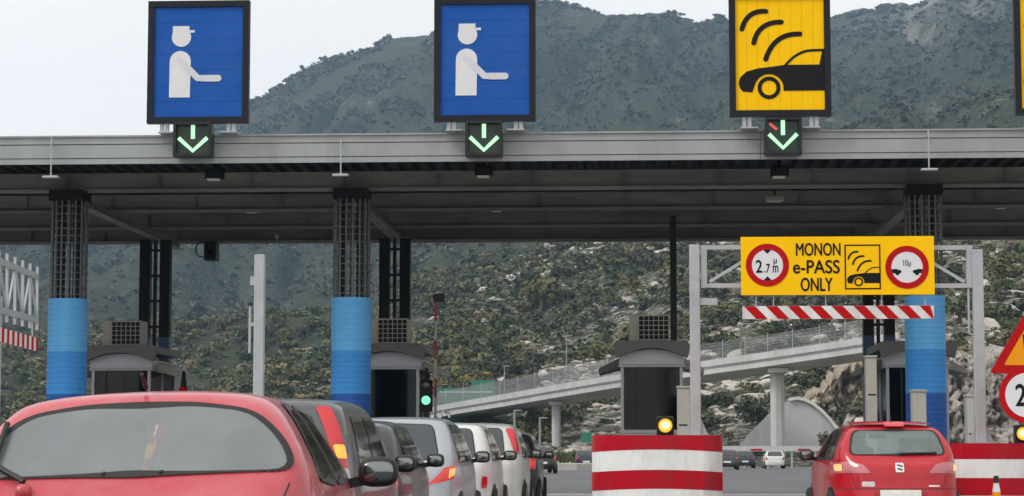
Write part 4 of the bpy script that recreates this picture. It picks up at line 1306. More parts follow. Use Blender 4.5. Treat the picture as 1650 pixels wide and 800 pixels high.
for k in range(NB):
    if k < 4:
        continue
    m = MB()
    a, b = line[k] + nrm[k] * 0.05, line[k + 1] + nrm[k + 1] * 0.05
    L = (b - a).length
    nv = max(int(L / 0.13), 2)
    for j in range(nv):
        q = a.lerp(b, j / nv)
        m.bar(q, q + Vector((0, 0, 1.55)), 0.028, 0.028)
    for j in range(6):
        h = Vector((0, 0, 0.12 + j * 0.28))
        m.bar(a + h, b + h, 0.025, 0.025)
    pn = obj('fence_panel', m, M_FENCE, bridge)
    if k % 2 == 0:
        obj('fence_post', MB().bar(a - nrm[k] * 0.05, a - nrm[k] * 0.05 + Vector((0, 0, 1.75)), 0.07, 0.07), M_GALV, bridge)
for px, Yp, w in ((901, 227.5, 0.85), (1257, 199.6, 1.15), (640, 265, 1.0)):
    i = min(range(NB + 1), key=lambda j: abs(1017 + F_PX * (line[j] + nrm[j] * 2.6).x / (line[j] + nrm[j] * 2.6).y - px))
    c0 = line[i] + nrm[i] * 2.6
    ztop = line[i].z - 1.39
    m = MB()
    a = 0.5
    pl = [(c0.x + w / 2 * math.cos(th + a) * 1.15, c0.y + w / 2 * math.sin(th + a) * 1.15) for th in [math.pi / 4 * q for q in range(8)]]
    m.prism_xy(pl, -0.6, ztop)
    pi_ = obj('pier', m, M_CONCL, bridge)
    obj('pier_cap', MB().prism_xy([(c0.x - w * 0.8, c0.y - 2.2), (c0.x + w * 0.8, c0.y - 2.2), (c0.x + w * 0.8, c0.y + 2.2), (c0.x - w * 0.8, c0.y + 2.2)], ztop - 0.35, ztop + 0.05), M_CONCL, pi_)

# arched concrete wall under the overpass
AYW = 213.0
pts = [(1190, 721), (1203, 705), (1222, 685), (1243, 664), (1258, 653), (1272, 645.5), (1284, 643), (1296, 645), (1310, 652), (1324, 663), (1338, 678), (1350, 694), (1354, 702), (1356, 721)]
W = [at(x, y, AYW) for x, y in pts]
t = thing('arched_wall', 'pale arched concrete headwall standing behind the overpass pier', 'wall', (W[6].x, AYW, -0.5))
poly = [(p.x, p.z) for p in W]
poly = [(poly[0][0], -0.8)] + poly + [(poly[-1][0], -0.8)]
obj('panel', MB().prism_xz(poly, AYW, AYW + 0.8), M_CONCL, t)
m = MB()
m.stroke_xz([(p.x, p.z + 0.06) for p in W[5:]], 0.28, AYW - 0.35, AYW + 0.9, False)
obj('lit_rim', m, mat('lit_rim_pale', (0.66, 0.65, 0.62), 0.8, 0, 0.1, 1), t)  # paler strip: light on the wall's right rim put into the colour

# guard rail, verge and low kerb beyond the plaza
m_rail = 186.0
t = thing('guard_rail', 'low grey guard rail below the arched wall at the far road edge', 'guard rail', (12, m_rail, -0.5))
x0, x1 = ax(1150, m_rail, 725), ax(1560, m_rail, 725)
obj('rail_beam', MB().prism_xz([(x0, az(727.5, m_rail)), (x1, az(727.5, m_rail)), (x1, az(719, m_rail)), (x0, az(719, m_rail))], m_rail - 0.04, m_rail + 0.04), M_CONCL, t)
k, x = 0, x0 + 0.6
while x < x1:
    obj('rail_post', MB().box(x - 0.08, x + 0.08, m_rail + 0.05, m_rail + 0.2, -0.6, az(721, m_rail)), M_GALV, t)
    if k % 2:
        obj('reflector', MB().box(x + 0.5, x + 1.5, m_rail - 0.06, m_rail - 0.045, az(726.5, m_rail), az(723.5, m_rail)), M_SRED, t)
    x += 2.0
    k += 1
vx0, vx1 = ax(700, 150, 745), ax(953, 150, 745)
pl = [(vx0 - 30, 156), (vx0, 150), (vx1 - 1, 150), (vx1, 151.5), (vx1 + 0.2, 160), (vx1 - 2, 176), (vx0 - 30, 180)]
struct('verge', MB().prism_xy(pl, -0.6, 0.10), mat('dusty_verge', (0.40, 0.385, 0.34), 0.9, 0, 0.15, 0.5, 0.2))

# highway direction sign behind the ramp
Yg = 251.5
a, b = at(704, 626, Yg), at(797, 683, Yg)
t = thing('direction_sign', 'large green highway direction sign partly hidden by the overpass ramp', 'sign', ((a.x + b.x) / 2, Yg, 0))
obj('panel', MB().box(a.x, b.x, Yg, Yg + 0.1, b.z, a.z), M_GSIGN, t)
c0, c1 = at(759, 613, Yg), at(796, 625.5, Yg)
obj('exit_panel', MB().box(c0.x, c1.x, Yg, Yg + 0.1, c1.z, c0.z), M_GSIGN, t)
for xx in (a.x + 1.2, b.x - 1.2):
    obj('post', MB().tube([(xx, Yg + 0.3, -0.5), (xx, Yg + 0.3, a.z)], 0.16, 8), M_GALV, t)
obj('white_line', MB().box(a.x + 0.3, b.x - 0.3, Yg - 0.03, Yg - 0.005, a.z - 0.5, a.z - 0.38), M_SWHITE, t)
Yg = 178.0
a, b = at(936, 697, Yg), at(953, 713, Yg)
t = thing('exit_sign', 'tiny green roadside sign just beside the striped middle barrier', 'sign', ((a.x + b.x) / 2, Yg, -0.4))
obj('panel', MB().box(a.x, b.x, Yg, Yg + 0.05, b.z, a.z), M_GSIGN, t)
obj('post', MB().tube([((a.x + b.x) / 2, Yg + 0.1, -0.55), ((a.x + b.x) / 2, Yg + 0.1, a.z)], 0.05, 6), M_GALV, t)

M_POST = mat('weathered_post', (0.24, 0.25, 0.26), 0.6, 0, 0.1, 3)
def lamp_post(px, pyt, pyb, Y, label, r=0.09):
    x, z1, z0 = ax(px, Y, pyb), az(pyt, Y, px), az(pyb, Y, px)
    t = thing('lamp_post', label, 'lamp post', (x, Y, z0), 'slim posts around the overpass')
    obj('shaft', MB().tube([(x, Y, z0), (x, Y, z1)], r, 8, r * 0.7), M_POST, t)
    obj('lamp_head', MB().superell((x + 0.35, Y, z1), (0.45, 0.14, 0.07), 2.4, 12, 6), M_POST, t)
def on_bridge(px, pyt, label):
    i = min(range(NB + 1), key=lambda j: abs(1017 + F_PX * line[j].x / line[j].y - px))
    p = line[i] + nrm[i] * 0.6
    t = thing('lamp_post', label, 'lamp post', (p.x, p.y, p.z - 0.62), 'slim posts around the overpass')
    z1 = az(pyt, p.y, px)
    obj('shaft', MB().tube([(p.x, p.y, p.z - 0.62), (p.x, p.y, z1)], 0.075, 8, 0.05), M_POST, t)
    obj('lamp_head', MB().superell((p.x + 0.25, p.y + 0.3, z1), (0.4, 0.14, 0.06), 2.4, 12, 6), M_POST, t)
on_bridge(900, 541, 'thin lamp post on the overpass above its slimmer pier')
on_bridge(990, 575, 'thin lamp post on the overpass just left of the middle booth')
on_bridge(799, 590, 'thin lamp post on the overpass above the green highway sign')
lamp_post(829, 662, 727, 215, 'grey post below the overpass, behind the white cars', 0.16)
lamp_post(870, 674, 727, 205, 'grey post below the overpass, next to the slimmer pier', 0.12)

# rock cuttings
def cliff(name, px0, px1, Y0, ztop_fn, lean, m, seed, cell=0.3):
    x0, x1 = ax(px0, Y0, 700), ax(px1, Y0, 700)
    nx, nz = int((x1 - x0) / cell * 2), 46
    U, V = np.meshgrid(np.linspace(0, 1, nx), np.linspace(0, 1, nz), indexing='xy')
    X = x0 + (x1 - x0) * U
    zt = np.interp(U, [p[0] for p in ztop_fn], [p[1] for p in ztop_fn])
    zt = zt + 1.6 * fbm(U * 9 + seed, U * 0 + seed, 4, 0.6)
    Z = -0.8 + (zt + 0.8) * V
    rid = lambda a, b, o: 1 - 2 * np.abs(fbm(a, b, o, 0.55))
    Yv = Y0 + lean * V - 2.6 * rid(X * 0.22 + seed, Z * 0.12 + seed, 2) + 2.0 * fbm(X * 1.3 + seed, Z * 1.0, 5, 0.7) + 2.6 * np.round(4 * fbm(X * 0.6 + 7, Z * 0.35 + seed, 3)) / 4 + 1.2 * np.round(3 * fbm(X * 1.7 + 3, Z * 1.3 + seed, 2)) / 3
    Yv = Yv + 6 * np.clip((V - 0.93) / 0.07, 0, 1)
    o = link(name, grid_mesh(name, X, Yv, Z, False), m)
    return tag(o, kind='structure')
M_CLIFF1 = mat('ochre_rock', (0.46, 0.39, 0.30), 0.95, 0, 0.4, 2.0, 0.9, bdist=0.6, dirt=(0.10, 0.075, 0.045), dirt_amt=1.0, stretch=(1, 1, 0.4))
M_CLIFF2 = mat('pink_white_rock', (0.54, 0.49, 0.45), 0.95, 0, 0.35, 2.2, 1.0, bdist=0.6, dirt=(0.12, 0.09, 0.07), dirt_amt=1.0)
cliff('rock_cliff', 1278, 1440, 221, [(0, 1.2 + 40 * 0.062), (0.15, 6.0), (0.4, 9.2), (0.75, 11.0), (1, 11.5)], 3.0, M_CLIFF1, 3)
cliff('rock_cliff', 1500, 1760, 170, [(0, 8.2), (0.4, 9.0), (0.7, 8.4), (1, 8.8)], 5.0, M_CLIFF2, 21)

# ------------------------------------------------------------------ vegetation
def bush_quads(n, rng, kind='shrub', leaf=0.26):
    """n leaf-clump quads through a lumpy unit crown standing on z = 0; returns (n,4,3) and a clump shade per quad"""
    nl = 7 if kind == 'shrub' else 9
    cen = rng.normal(size=(nl, 3)) * np.array([0.42, 0.42, 0.22]) + np.array([0, 0, 0.50])
    rad = rng.uniform(0.34, 0.60, nl)
    if kind == 'pine':
        cen = rng.normal(size=(nl, 3)) * np.array([0.30, 0.30, 0.45]) + np.array([0, 0, 1.05])
        rad = rng.uniform(0.28, 0.50, nl) * np.clip(1.45 - cen[:, 2] * 0.4, 0.4, 1.2)
    li = rng.integers(0, nl, n)
    d = rng.normal(size=(n, 3))
    d /= np.linalg.norm(d, axis=1)[:, None]
    d[:, 2] = np.where(d[:, 2] < -0.3, -d[:, 2], d[:, 2])
    P = cen[li] + d * rad[li][:, None] * rng.uniform(0.6, 1.08, n)[:, None]
    P[:, 2] = np.maximum(P[:, 2], 0.03)
    nn = d + rng.normal(size=(n, 3)) * 0.45
    nn /= np.linalg.norm(nn, axis=1)[:, None]
    r = rng.normal(size=(n, 3))
    a = np.cross(nn, r)
    a /= np.linalg.norm(a, axis=1)[:, None]
    b = np.cross(nn, a)
    s = leaf * rng.uniform(0.6, 1.3, n)[:, None]
    Q = np.stack([P - a * s * 1.1 - b * s * 0.5, P + a * s * 1.0 - b * s * 0.65, P + b * s * 1.15], 1)
    sh = rng.uniform(0.75, 1.25, nl)[li] * rng.uniform(0.8, 1.2, n)
    return Q, sh

PAL = {'dark': (0.064, 0.068, 0.042), 'olive': (0.115, 0.110, 0.045), 'green': (0.075, 0.095, 0.036), 'yellow': (0.26, 0.225, 0.075), 'grey': (0.105, 0.102, 0.078), 'deep': (0.042, 0.054, 0.030), 'dry': (0.21, 0.175, 0.105), 'sage': (0.135, 0.140, 0.088), 'far': (0.066, 0.067, 0.050)}

def variants(n_var, nq, kind, leaf, seed):
    rng = np.random.default_rng(seed)
    return [bush_quads(nq, rng, kind, leaf) for _ in range(n_var)]

def scatter_mesh(name, X, Y, Zg, R, pal_idx, var, rng, hscale=0.85):
    keys = list(PAL)
    allq, allc = [], []
    vi = rng.integers(0, len(var), len(X))
    for k in range(len(var)):
        sel = np.where(vi == k)[0]
        if not len(sel):
            continue
        Q, sh = var[k]
        th = rng.uniform(0, 6.283, len(sel))
        c, s = np.cos(th)[:, None, None], np.sin(th)[:, None, None]
        qx = (Q[None, :, :, 0] * c - Q[None, :, :, 1] * s) * R[sel][:, None, None] + X[sel][:, None, None]
        qy = (Q[None, :, :, 0] * s + Q[None, :, :, 1] * c) * R[sel][:, None, None] + Y[sel][:, None, None]
        hs = hscale * rng.uniform(0.75, 1.2, len(sel))
        qz = Q[None, :, :, 2] * (R[sel] * hs)[:, None, None] + Zg[sel][:, None, None]
        allq.append(np.stack([qx, qy, qz], -1).reshape(-1, 3))
        pc = np.array([PAL[keys[j]] for j in pal_idx[sel]])[:, None, :] * sh[None, :, None]
        allc.append(np.repeat(pc.reshape(-1, 3), 3, axis=0))
    V, C = np.concatenate(allq), np.concatenate(allc)
    me = bpy.data.meshes.new(name)
    np_mesh(me, V, np.arange(len(V)).reshape(-1, 3), C)
    return me

M_LEAF = leaf_mat('leaf_clumps', (1.0, 1.0, 1.0), 0.0)
def sample(n, pr, yr, rng, pw=1.0):
    px = rng.uniform(pr[0], pr[1], n)
    u = rng.random(n)
    Y = (yr[0] ** pw + u * (yr[1] ** pw - yr[0] ** pw)) ** (1 / pw)
    X = (px - 1017) / F_PX * Y
    return px, X, Y, terrain_z(X, Y)

rng = np.random.default_rng(31)
# far mountain woodland: one mass
px, X, Y, Z = sample(44000, (-180, 1850), (640, 1900), rng, 1.7)
dens = fbm(X / 60, Y / 90, 4)
keep = (dens > -0.30) & (rng.random(len(px)) > 0.8 * rocky_at(px, Y))
px, X, Y, Z = px[keep], X[keep], Y[keep], Z[keep]
R = (0.7 + 1.7 * rng.random(len(X)) ** 1.6) * (1 + 0.35 * fbm(X / 25, Y / 25, 2)) * np.interp(Y, [640, 1900], [0.85, 1.35])
pi_ = rng.choice([0, 8, 5, 1, 4], len(X), p=[0.18, 0.46, 0.06, 0.08, 0.22])
wo = link('mountain_woodland', scatter_mesh('mountain_woodland', X, Y, Z - 0.2, R, pi_, variants(10, 20, 'shrub', 0.46, 1), rng), M_LEAF)
tag(wo, 'dark scrubby woodland covering the far mountain slopes', 'woodland', kind='stuff')
# middle slopes: maquis scrub
px, X, Y, Z = sample(9500, (-180, 1850), (300, 680), rng, 1.6)
left = px < 760
keep = fbm(X / 22, Y / 30, 4) > np.where(left, -0.22, -0.10)
px, X, Y, Z, left = px[keep], X[keep], Y[keep], Z[keep], left[keep]
R = 0.5 + 2.3 * rng.random(len(X)) ** 1.9
pl_ = rng.choice([1, 2, 0, 7, 6], len(X), p=[0.36, 0.22, 0.18, 0.16, 0.08])
pr_ = rng.choice([0, 5, 7, 1, 2, 6], len(X), p=[0.24, 0.12, 0.20, 0.22, 0.12, 0.10])
sc = link('hillside_scrub', scatter_mesh('hillside_scrub', X, Y, Z - 0.15, R, np.where(left, pl_, pr_), variants(8, 100, 'shrub', 0.21, 2), rng), M_LEAF)
tag(sc, 'olive and dark green scrub scattered over the middle slopes', 'scrub', kind='stuff')
# near left rise with yellow broom among green bushes
px, X, Y, Z = sample(2100, (-200, 800), (266, 420), rng, 1.5)
R = rng.uniform(0.7, 1.9, len(X))
yel = (fbm(X / 9, Y / 16, 3) > 0.10) & (Y > 270)
pi_ = np.where(yel, rng.choice([3, 1], len(X), p=[0.55, 0.45]), rng.choice([1, 2, 0, 7], len(X), p=[0.35, 0.27, 0.18, 0.20]))
sc = link('broom_thicket', scatter_mesh('broom_thicket', X, Y, Z - 0.15, R, pi_, variants(8, 160, 'shrub', 0.17, 3), rng), M_LEAF)
tag(sc, 'thicket of green and yellowish broom bushes behind the toll lanes', 'thicket', kind='stuff')

# countable shrubs on the near rocky slope
shrub_me = []
for j, kname in enumerate(['dark', 'deep', 'olive', 'sage', 'green', 'dark', 'olive', 'green']):
    Q, sh = bush_quads(420, np.random.default_rng(100 + j), 'shrub', 0.125)
    me = bpy.data.meshes.new('shrub')
    np_mesh(me, Q.reshape(-1, 3), np.arange(len(Q) * 3).reshape(-1, 3), np.repeat(np.array(PAL[kname])[None, :] * sh[:, None], 3, axis=0))
    me.materials.append(leaf_mat('shrub_leaves', (1, 1, 1), 0.22))
    shrub_me.append(me)
def slope_place(px, py):
    bl = np.interp(px, [b[0] for b in BR], [b[1] for b in BR])
    side = 'above the overpass' if py < bl else 'below the overpass'
    if px < 790:
        return side + ' by the green highway sign'
    if px < 900:
        return side + ' between the highway sign and the slim pier'
    if px < 1000:
        return side + ' between the slim pier and middle booth'
    if px < 1115:
        return 'just behind the middle booth roof'
    if px < 1200:
        return side + ' beside the near gantry pole'
    if px < 1400:
        return side + ' under the yellow gantry board'
    return 'beyond the gantry, behind the warning triangle'
def photo_y(X, Y, Z):
    return 722 - (Z - 1.2) / Y * F_PX
rng = np.random.default_rng(77)
px, X, Y, Z = sample(1000, (650, 1650), (206, 320), rng, 1.3)
py = photo_y(X, Y, Z)
hid = ((px > 685) & (px < 815) & (Y < 258)) | ((px > 985) & (px < 1110) & (py > 550)) | ((px > 1190) & (px < 1505) & (py < 480)) | ((px > 1385) & (px < 1545)) | (px < 830) & (py > 665) | ((px > 1150) & (px < 1360) & (py > 660))
sel = np.where(~hid & (py < 722) & (fbm(X / 7, Y / 9, 3) > -0.12))[0][:290]
for i in sel:
    r = float(0.6 + 1.7 * rng.random() ** 1.6)
    sk = int(rng.integers(0, 8))
    o = link('shrub', shrub_me[sk], None, None, loc=(X[i], Y[i], Z[i] - 0.15))
    o.scale = (r, r, r * float(rng.uniform(0.7, 0.95)))
    o.rotation_euler = (0, 0, float(rng.uniform(0, 6.28)))
    tag(o, '%s %s shrub %s' % ('big' if r > 1.5 else 'middling' if r > 0.95 else 'small', ['dark', 'deep green', 'olive', 'greyish', 'green', 'dark', 'olive', 'green'][sk], slope_place(px[i], py[i])), 'shrub', 'shrubs on the rocky slope')

px, X, Y, Z = sample(1500, (650, 1800), (206, 330), rng, 1.2)
keep = (fbm(X / 7, Y / 9, 3) > -0.05) & (Z > 0.1) & ((px > 960) | (Y > 234)) & ~((px > 685) & (px < 815) & (Y < 258))
px, X, Y, Z = px[keep], X[keep], Y[keep], Z[keep]
R = rng.uniform(0.3, 0.9, len(X))
sc = link('slope_undergrowth', scatter_mesh('slope_undergrowth', X, Y, Z - 0.05, R, rng.choice([0, 1, 7, 2, 6], len(X), p=[0.2, 0.25, 0.2, 0.15, 0.2]), variants(8, 110, 'shrub', 0.19, 4), rng), M_LEAF)
tag(sc, 'low mixed undergrowth between the rocks of the near slope', 'undergrowth', kind='stuff')

# larger single trees
def tree(px, py, Y, r, pal, kind, label, seed):
    Xc = (px - 1017) / F_PX * Y
    zc = float(terrain_z(np.array([Xc]), np.array([Y]))[0])
    t = thing('tree', label, 'tree', (Xc, Y, zc - 0.2), 'trees on the slopes')
    Q, sh = bush_quads(900, np.random.default_rng(seed), kind, 0.09)
    Q = Q * r
    h0 = 0.35 * r
    Q[:, :, 2] += h0
    me = bpy.data.meshes.new('crown')
    np_mesh(me, Q.reshape(-1, 3), np.arange(len(Q) * 3).reshape(-1, 3), np.repeat(np.array(PAL[pal])[None, :] * sh[:, None], 3, axis=0))
    link('crown', me, leaf_mat('tree_leaves', (1, 1, 1), 0.1), t)
    b = MB().tube([(0, 0, 0), (0.05 * r, 0, 0.5 * r), (0, 0.04 * r, r)], 0.09 * r, 8, 0.04 * r)
    for a in range(4):
        th = a * 1.6
        b.tube([(0, 0, 0.45 * r), (0.35 * r * math.cos(th), 0.35 * r * math.sin(th), 0.95 * r)], 0.04 * r, 5, 0.015 * r)
    me2 = mesh_from('trunk', b)
    link('trunk', me2, mat('bark', (0.12, 0.09, 0.065), 0.9, 0, 0.3, 6), t)
tree(872, 455, 395, 4.6, 'olive', 'shrub', 'broad olive green tree on the slope above the overpass lamp post', 501)
tree(820, 470, 380, 3.0, 'green', 'shrub', 'mid green tree beside the broad olive green tree on the slope', 502)
tree(760, 500, 360, 3.2, 'green', 'shrub', 'round green tree on the slope up from the barrier arm', 503)
tree(800, 575, 300, 2.2, 'deep', 'pine', 'small dark tree on the slope above the green highway sign', 504)
tree(1540, 500, 262, 2.6, 'green', 'shrub', 'round green tree beside the gantry pole near the warning triangle', 505)
tree(1605, 470, 290, 2.6, 'olive', 'pine', 'upright olive tree on the slope above the warning triangle', 506)
tree(1210, 640, 224, 2.0, 'deep', 'shrub', 'dark bush tree under the overpass above the arched wall', 507)
tree(1335, 690, 207, 1.3, 'green', 'shrub', 'low green bush between arched wall and ochre rock', 508)
for j, (pxv, Yv) in enumerate(((893, 158), (905, 157), (917, 160))):
    o = link('verge_bush', shrub_me[4 if j != 1 else 2], None, None, loc=(ax(pxv, Yv, 740), Yv, 0.09))
    o.scale = (0.75, 0.6, 0.7)
    tag(o, ['low green bush on the verge, leftmost of three under the slimmer pier', 'low olive bush on the verge, middle of three under the slimmer pier', 'low green bush on the verge, rightmost of three under the slimmer pier'][j], 'bush', 'bushes on the verge')

# limestone outcrops
M_ROCK = mat('limestone', (0.56, 0.515, 0.46), 0.95, 0, 0.28, 1.6, 0.8, bdist=0.25, dirt=(0.20, 0.165, 0.13), dirt_amt=0.85)
rock_me = []
def rock_mesh(seed, sub=2):
    import bmesh
    bm = bmesh.new()
    bmesh.ops.create_icosphere(bm, subdivisions=sub, radius=1.0)
    r = np.random.default_rng(seed)
    o = r.uniform(0, 50, 3)
    pl = r.normal(size=(12, 3))
    pl /= np.linalg.norm(pl, axis=1)[:, None]
    dd = r.uniform(0.45, 0.85, 12)
    for v in bm.verts:
        p = np.array(v.co)
        for k in range(12):                               # chop flat facets
            e = p @ pl[k] - dd[k]
            if e > 0:
                p = p - pl[k] * e
        p = p * (1 + 0.28 * float(fbm(np.array(p[0] * 1.6 + o[0]), np.array(p[1] * 1.6 + p[2] * 1.3 + o[1]), 3)))
        v.co = p * np.array([1.3, 0.9, 0.75])
    me = bpy.data.meshes.new('rock')
    bm.to_mesh(me)
    bm.free()
    me.materials.append(M_ROCK)
    return me
rock_me = [rock_mesh(200 + j) for j in range(7)]
rng = np.random.default_rng(99)
px, X, Y, Z = sample(1600, (700, 1650), (206, 320), rng, 1.2)
py = photo_y(X, Y, Z)
hid = ((px > 685) & (px < 815) & (Y < 258)) | ((px > 985) & (px < 1110) & (py > 550)) | ((px > 1190) & (px < 1505) & (py < 480)) | ((px > 1385) & (px < 1545)) | (px < 860) & (py > 660) | ((px > 1190) & (px < 1360) & (py > 680))
cl = fbm(X / 9 + 40, Y / 12, 3) + np.where(px < 820, -0.15, 0.0)
sel = np.where(~hid & (py < 722) & (cl > 0.03))[0][:285]
for i in sel:
    r = float(0.42 + 1.2 * rng.random() ** 2.0)
    o = link('rock', rock_me[int(rng.integers(0, 7))], None, None, loc=(X[i], Y[i], Z[i] + 0.1 * r))
    o.scale = (r * float(rng.uniform(0.8, 1.3)), r, r * float(rng.uniform(0.6, 1.0)))
    o.rotation_euler = (float(rng.uniform(-0.4, 0.4)), float(rng.uniform(-0.4, 0.4)), float(rng.uniform(0, 6.28)))
    tag(o, '%s pale limestone rock %s' % ('large' if r > 1.0 else 'medium' if r > 0.62 else 'small', slope_place(px[i], py[i])), 'rock', 'rocks on the slope')
# further outcrops as one mass
px, X, Y, Z = sample(13000, (690, 1800), (206, 600), rng, 1.2)
keep = (fbm(X / 13 + 9, Y / 18, 4) > np.interp(Y, [206, 330, 600], [-0.03, 0.03, 0.16])) & (Z > 0.2) & ~((px > 685) & (px < 815) & (Y < 258))
X, Y, Z = X[keep], Y[keep], Z[keep]
vs, fs, base = [], [], 0
tmpl = [rock_mesh(300 + j, 1) for j in range(4)]
tv = [np.array([v.co[:] for v in m.vertices]) for m in tmpl]
tf_ = [np.array([p.vertices[:] for p in m.polygons]) for m in tmpl]
for i in range(len(X)):
    k = i % 4
    r = float(0.18 + 0.95 * rng.random() ** 2.4) * float(np.interp(Y[i], [206, 330, 600], [0.8, 1.2, 2.0]))
    th = float(rng.uniform(0, 6.28))
    R3 = np.array([[math.cos(th), -math.sin(th), 0], [math.sin(th), math.cos(th), 0], [0, 0, 1]])
    vs.append(tv[k] @ R3.T * np.array([r * 1.3, r, r * 0.7]) + np.array([X[i], Y[i], Z[i] + 0.1]))
    fs.append(tf_[k] + base)
    base += len(tv[k])
me = bpy.data.meshes.new('limestone_outcrops')
np_mesh(me, np.concatenate(vs), np.concatenate(fs))
tag(link('limestone_outcrops', me, M_ROCK), 'scattered pale limestone outcrops over the upper rocky slope', 'rocks', kind='stuff')

# ------------------------------------------------------------------ cars
def chaikin(P, n=2):
    P = [np.array(p, float) for p in P]
    for _ in range(n):
        Q = []
        for i in range(len(P)):
            a, b = P[i], P[(i + 1) % len(P)]
            Q += [a * 0.78 + b * 0.22, a * 0.22 + b * 0.78]
        P = Q
    return np.array(P)

def sd_poly(P, x, y):
    n = len(P)
    d = np.full(x.shape, 1e9)
    s = np.ones(x.shape)
    for i in range(n):
        a, b = P[i], P[i - 1]
        ex, ey = b[0] - a[0], b[1] - a[1]
        wx, wy = x - a[0], y - a[1]
        t = np.clip((wx * ex + wy * ey) / max(ex * ex + ey * ey, 1e-12), 0, 1)
        d = np.minimum(d, (wx - ex * t) ** 2 + (wy - ey * t) ** 2)
        c1, c2, c3 = y >= a[1], y < b[1], ex * wy > ey * wx
        fl = (c1 & c2 & c3) | (~c1 & ~c2 & ~c3)
        s = np.where(fl, -s, s)
    return s * np.sqrt(d)

def smax(a, b, k):
    h = np.clip(0.5 + 0.5 * (a - b) / k, 0, 1)
    return b + (a - b) * h + k * h * (1 - h)

class Field2D:
    """signed distance to a smoothed outline, tabulated once and read back by interpolation"""
    def __init__(s, P, step=0.012, pad=0.35):
        s.lo = P.min(0) - pad
        s.hi = P.max(0) + pad
        s.n = np.ceil((s.hi - s.lo) / step).astype(int) + 1
        s.step = (s.hi - s.lo) / (s.n - 1)
        gx, gy = np.meshgrid(np.linspace(s.lo[0], s.hi[0], s.n[0]), np.linspace(s.lo[1], s.hi[1], s.n[1]), indexing='ij')
        s.g = sd_poly(P, gx, gy)
    def __call__(s, x, y):
        cx, cy = np.minimum(np.maximum(x, s.lo[0]), s.hi[0] - 1e-6), np.minimum(np.maximum(y, s.lo[1]), s.hi[1] - 1e-6)
        out = np.hypot(x - cx, y - cy)
        u, v = (cx - s.lo[0]) / s.step[0], (cy - s.lo[1]) / s.step[1]
        i, j = u.astype(int), v.astype(int)
        u, v = u - i, v - j
        g = s.g
        return (g[i, j] * (1 - u) + g[i + 1, j] * u) * (1 - v) + (g[i, j + 1] * (1 - u) + g[i + 1, j + 1] * u) * v + out * 0.8

class CarShape:
    def __init__(s, L, W, H, prof, sect, plan, k=0.09):
        s.L, s.W, s.H, s.k = L, W, H, k
        s.prof = Field2D(chaikin(prof, 2))
        s.sect = Field2D(chaikin(sect + [(-x, z) for x, z in sect[::-1]], 2))
        s.plan = Field2D(chaikin(plan + [(-x, y) for x, y in plan[::-1]], 2))
    def d(s, P):
        a = s.prof(P[:, 1], P[:, 2])
        b = s.sect(P[:, 0], P[:, 2])
        c = s.plan(P[:, 0], P[:, 1])
        return smax(smax(a, b, s.k), c, s.k * 1.3)
    def trace(s, O, D):
        P = O.copy()
        for _ in range(45):
            P = P + D * (s.d(P) * 0.95)[:, None]
        return P
    def normal(s, P):
        e = 0.004
        g = np.stack([s.d(P + np.array(v) * e) - s.d(P - np.array(v) * e) for v in ((1, 0, 0), (0, 1, 0), (0, 0, 1))], -1)
        return g / np.maximum(np.linalg.norm(g, axis=1), 1e-9)[:, None]
    def body(s, n=34):
        half = np.array([s.W / 2, s.L / 2, s.H / 2])
        cen = np.array([0, s.L / 2, 0.62])
        V, Fq, base = [], [], 0
        g = np.linspace(-1, 1, n)
        for axis in range(3):
            for sg in (-1, 1):
                u, v = np.meshgrid(g, g, indexing='ij')
                c = np.zeros((n * n, 3))
                oth = [i for i in range(3) if i != axis]
                c[:, axis] = sg
                c[:, oth[0]] = u.ravel()
                c[:, oth[1]] = v.ravel()
                anchor = cen + np.stack([np.zeros(n * n), c[:, 1] * (s.L / 2 - 0.75), np.zeros(n * n)], -1)
                tgt = cen + c * half * 1.6
                D = anchor - tgt
                D /= np.linalg.norm(D, axis=1)[:, None]
                V.append(s.trace(tgt, D))
                idx = np.arange(n * n).reshape(n, n) + base
                q = np.stack([idx[:-1, :-1], idx[1:, :-1], idx[1:, 1:], idx[:-1, 1:]], -1).reshape(-1, 4)
                flip = (axis == 1)
                if (sg > 0) == flip:
                    q = q[:, ::-1]
                Fq.append(q)
                base += n * n
        return np.concatenate(V), np.concatenate(Fq)

def round_poly(P, r, n=5):
    out = []
    m = len(P)
    for i in range(m):
        a, b, c = Vector(P[i - 1]), Vector(P[i]), Vector(P[(i + 1) % m])
        ra, rc = min(r, (a - b).length * 0.45), min(r, (c - b).length * 0.45)
        p0, p2 = b + (a - b).normalized() * ra, b + (c - b).normalized() * rc
        for j in range(n):
            t = j / (n - 1)
            out.append(p0 * (1 - t) ** 2 + b * 2 * t * (1 - t) + p2 * t * t)
    res = []
    for i in range(len(out)):
        a, b = out[i], out[(i + 1) % len(out)]
        k = max(1, int((b - a).length / 0.06))
        for j in range(k):
            res.append(tuple(a.lerp(b, j / k)))
    return res

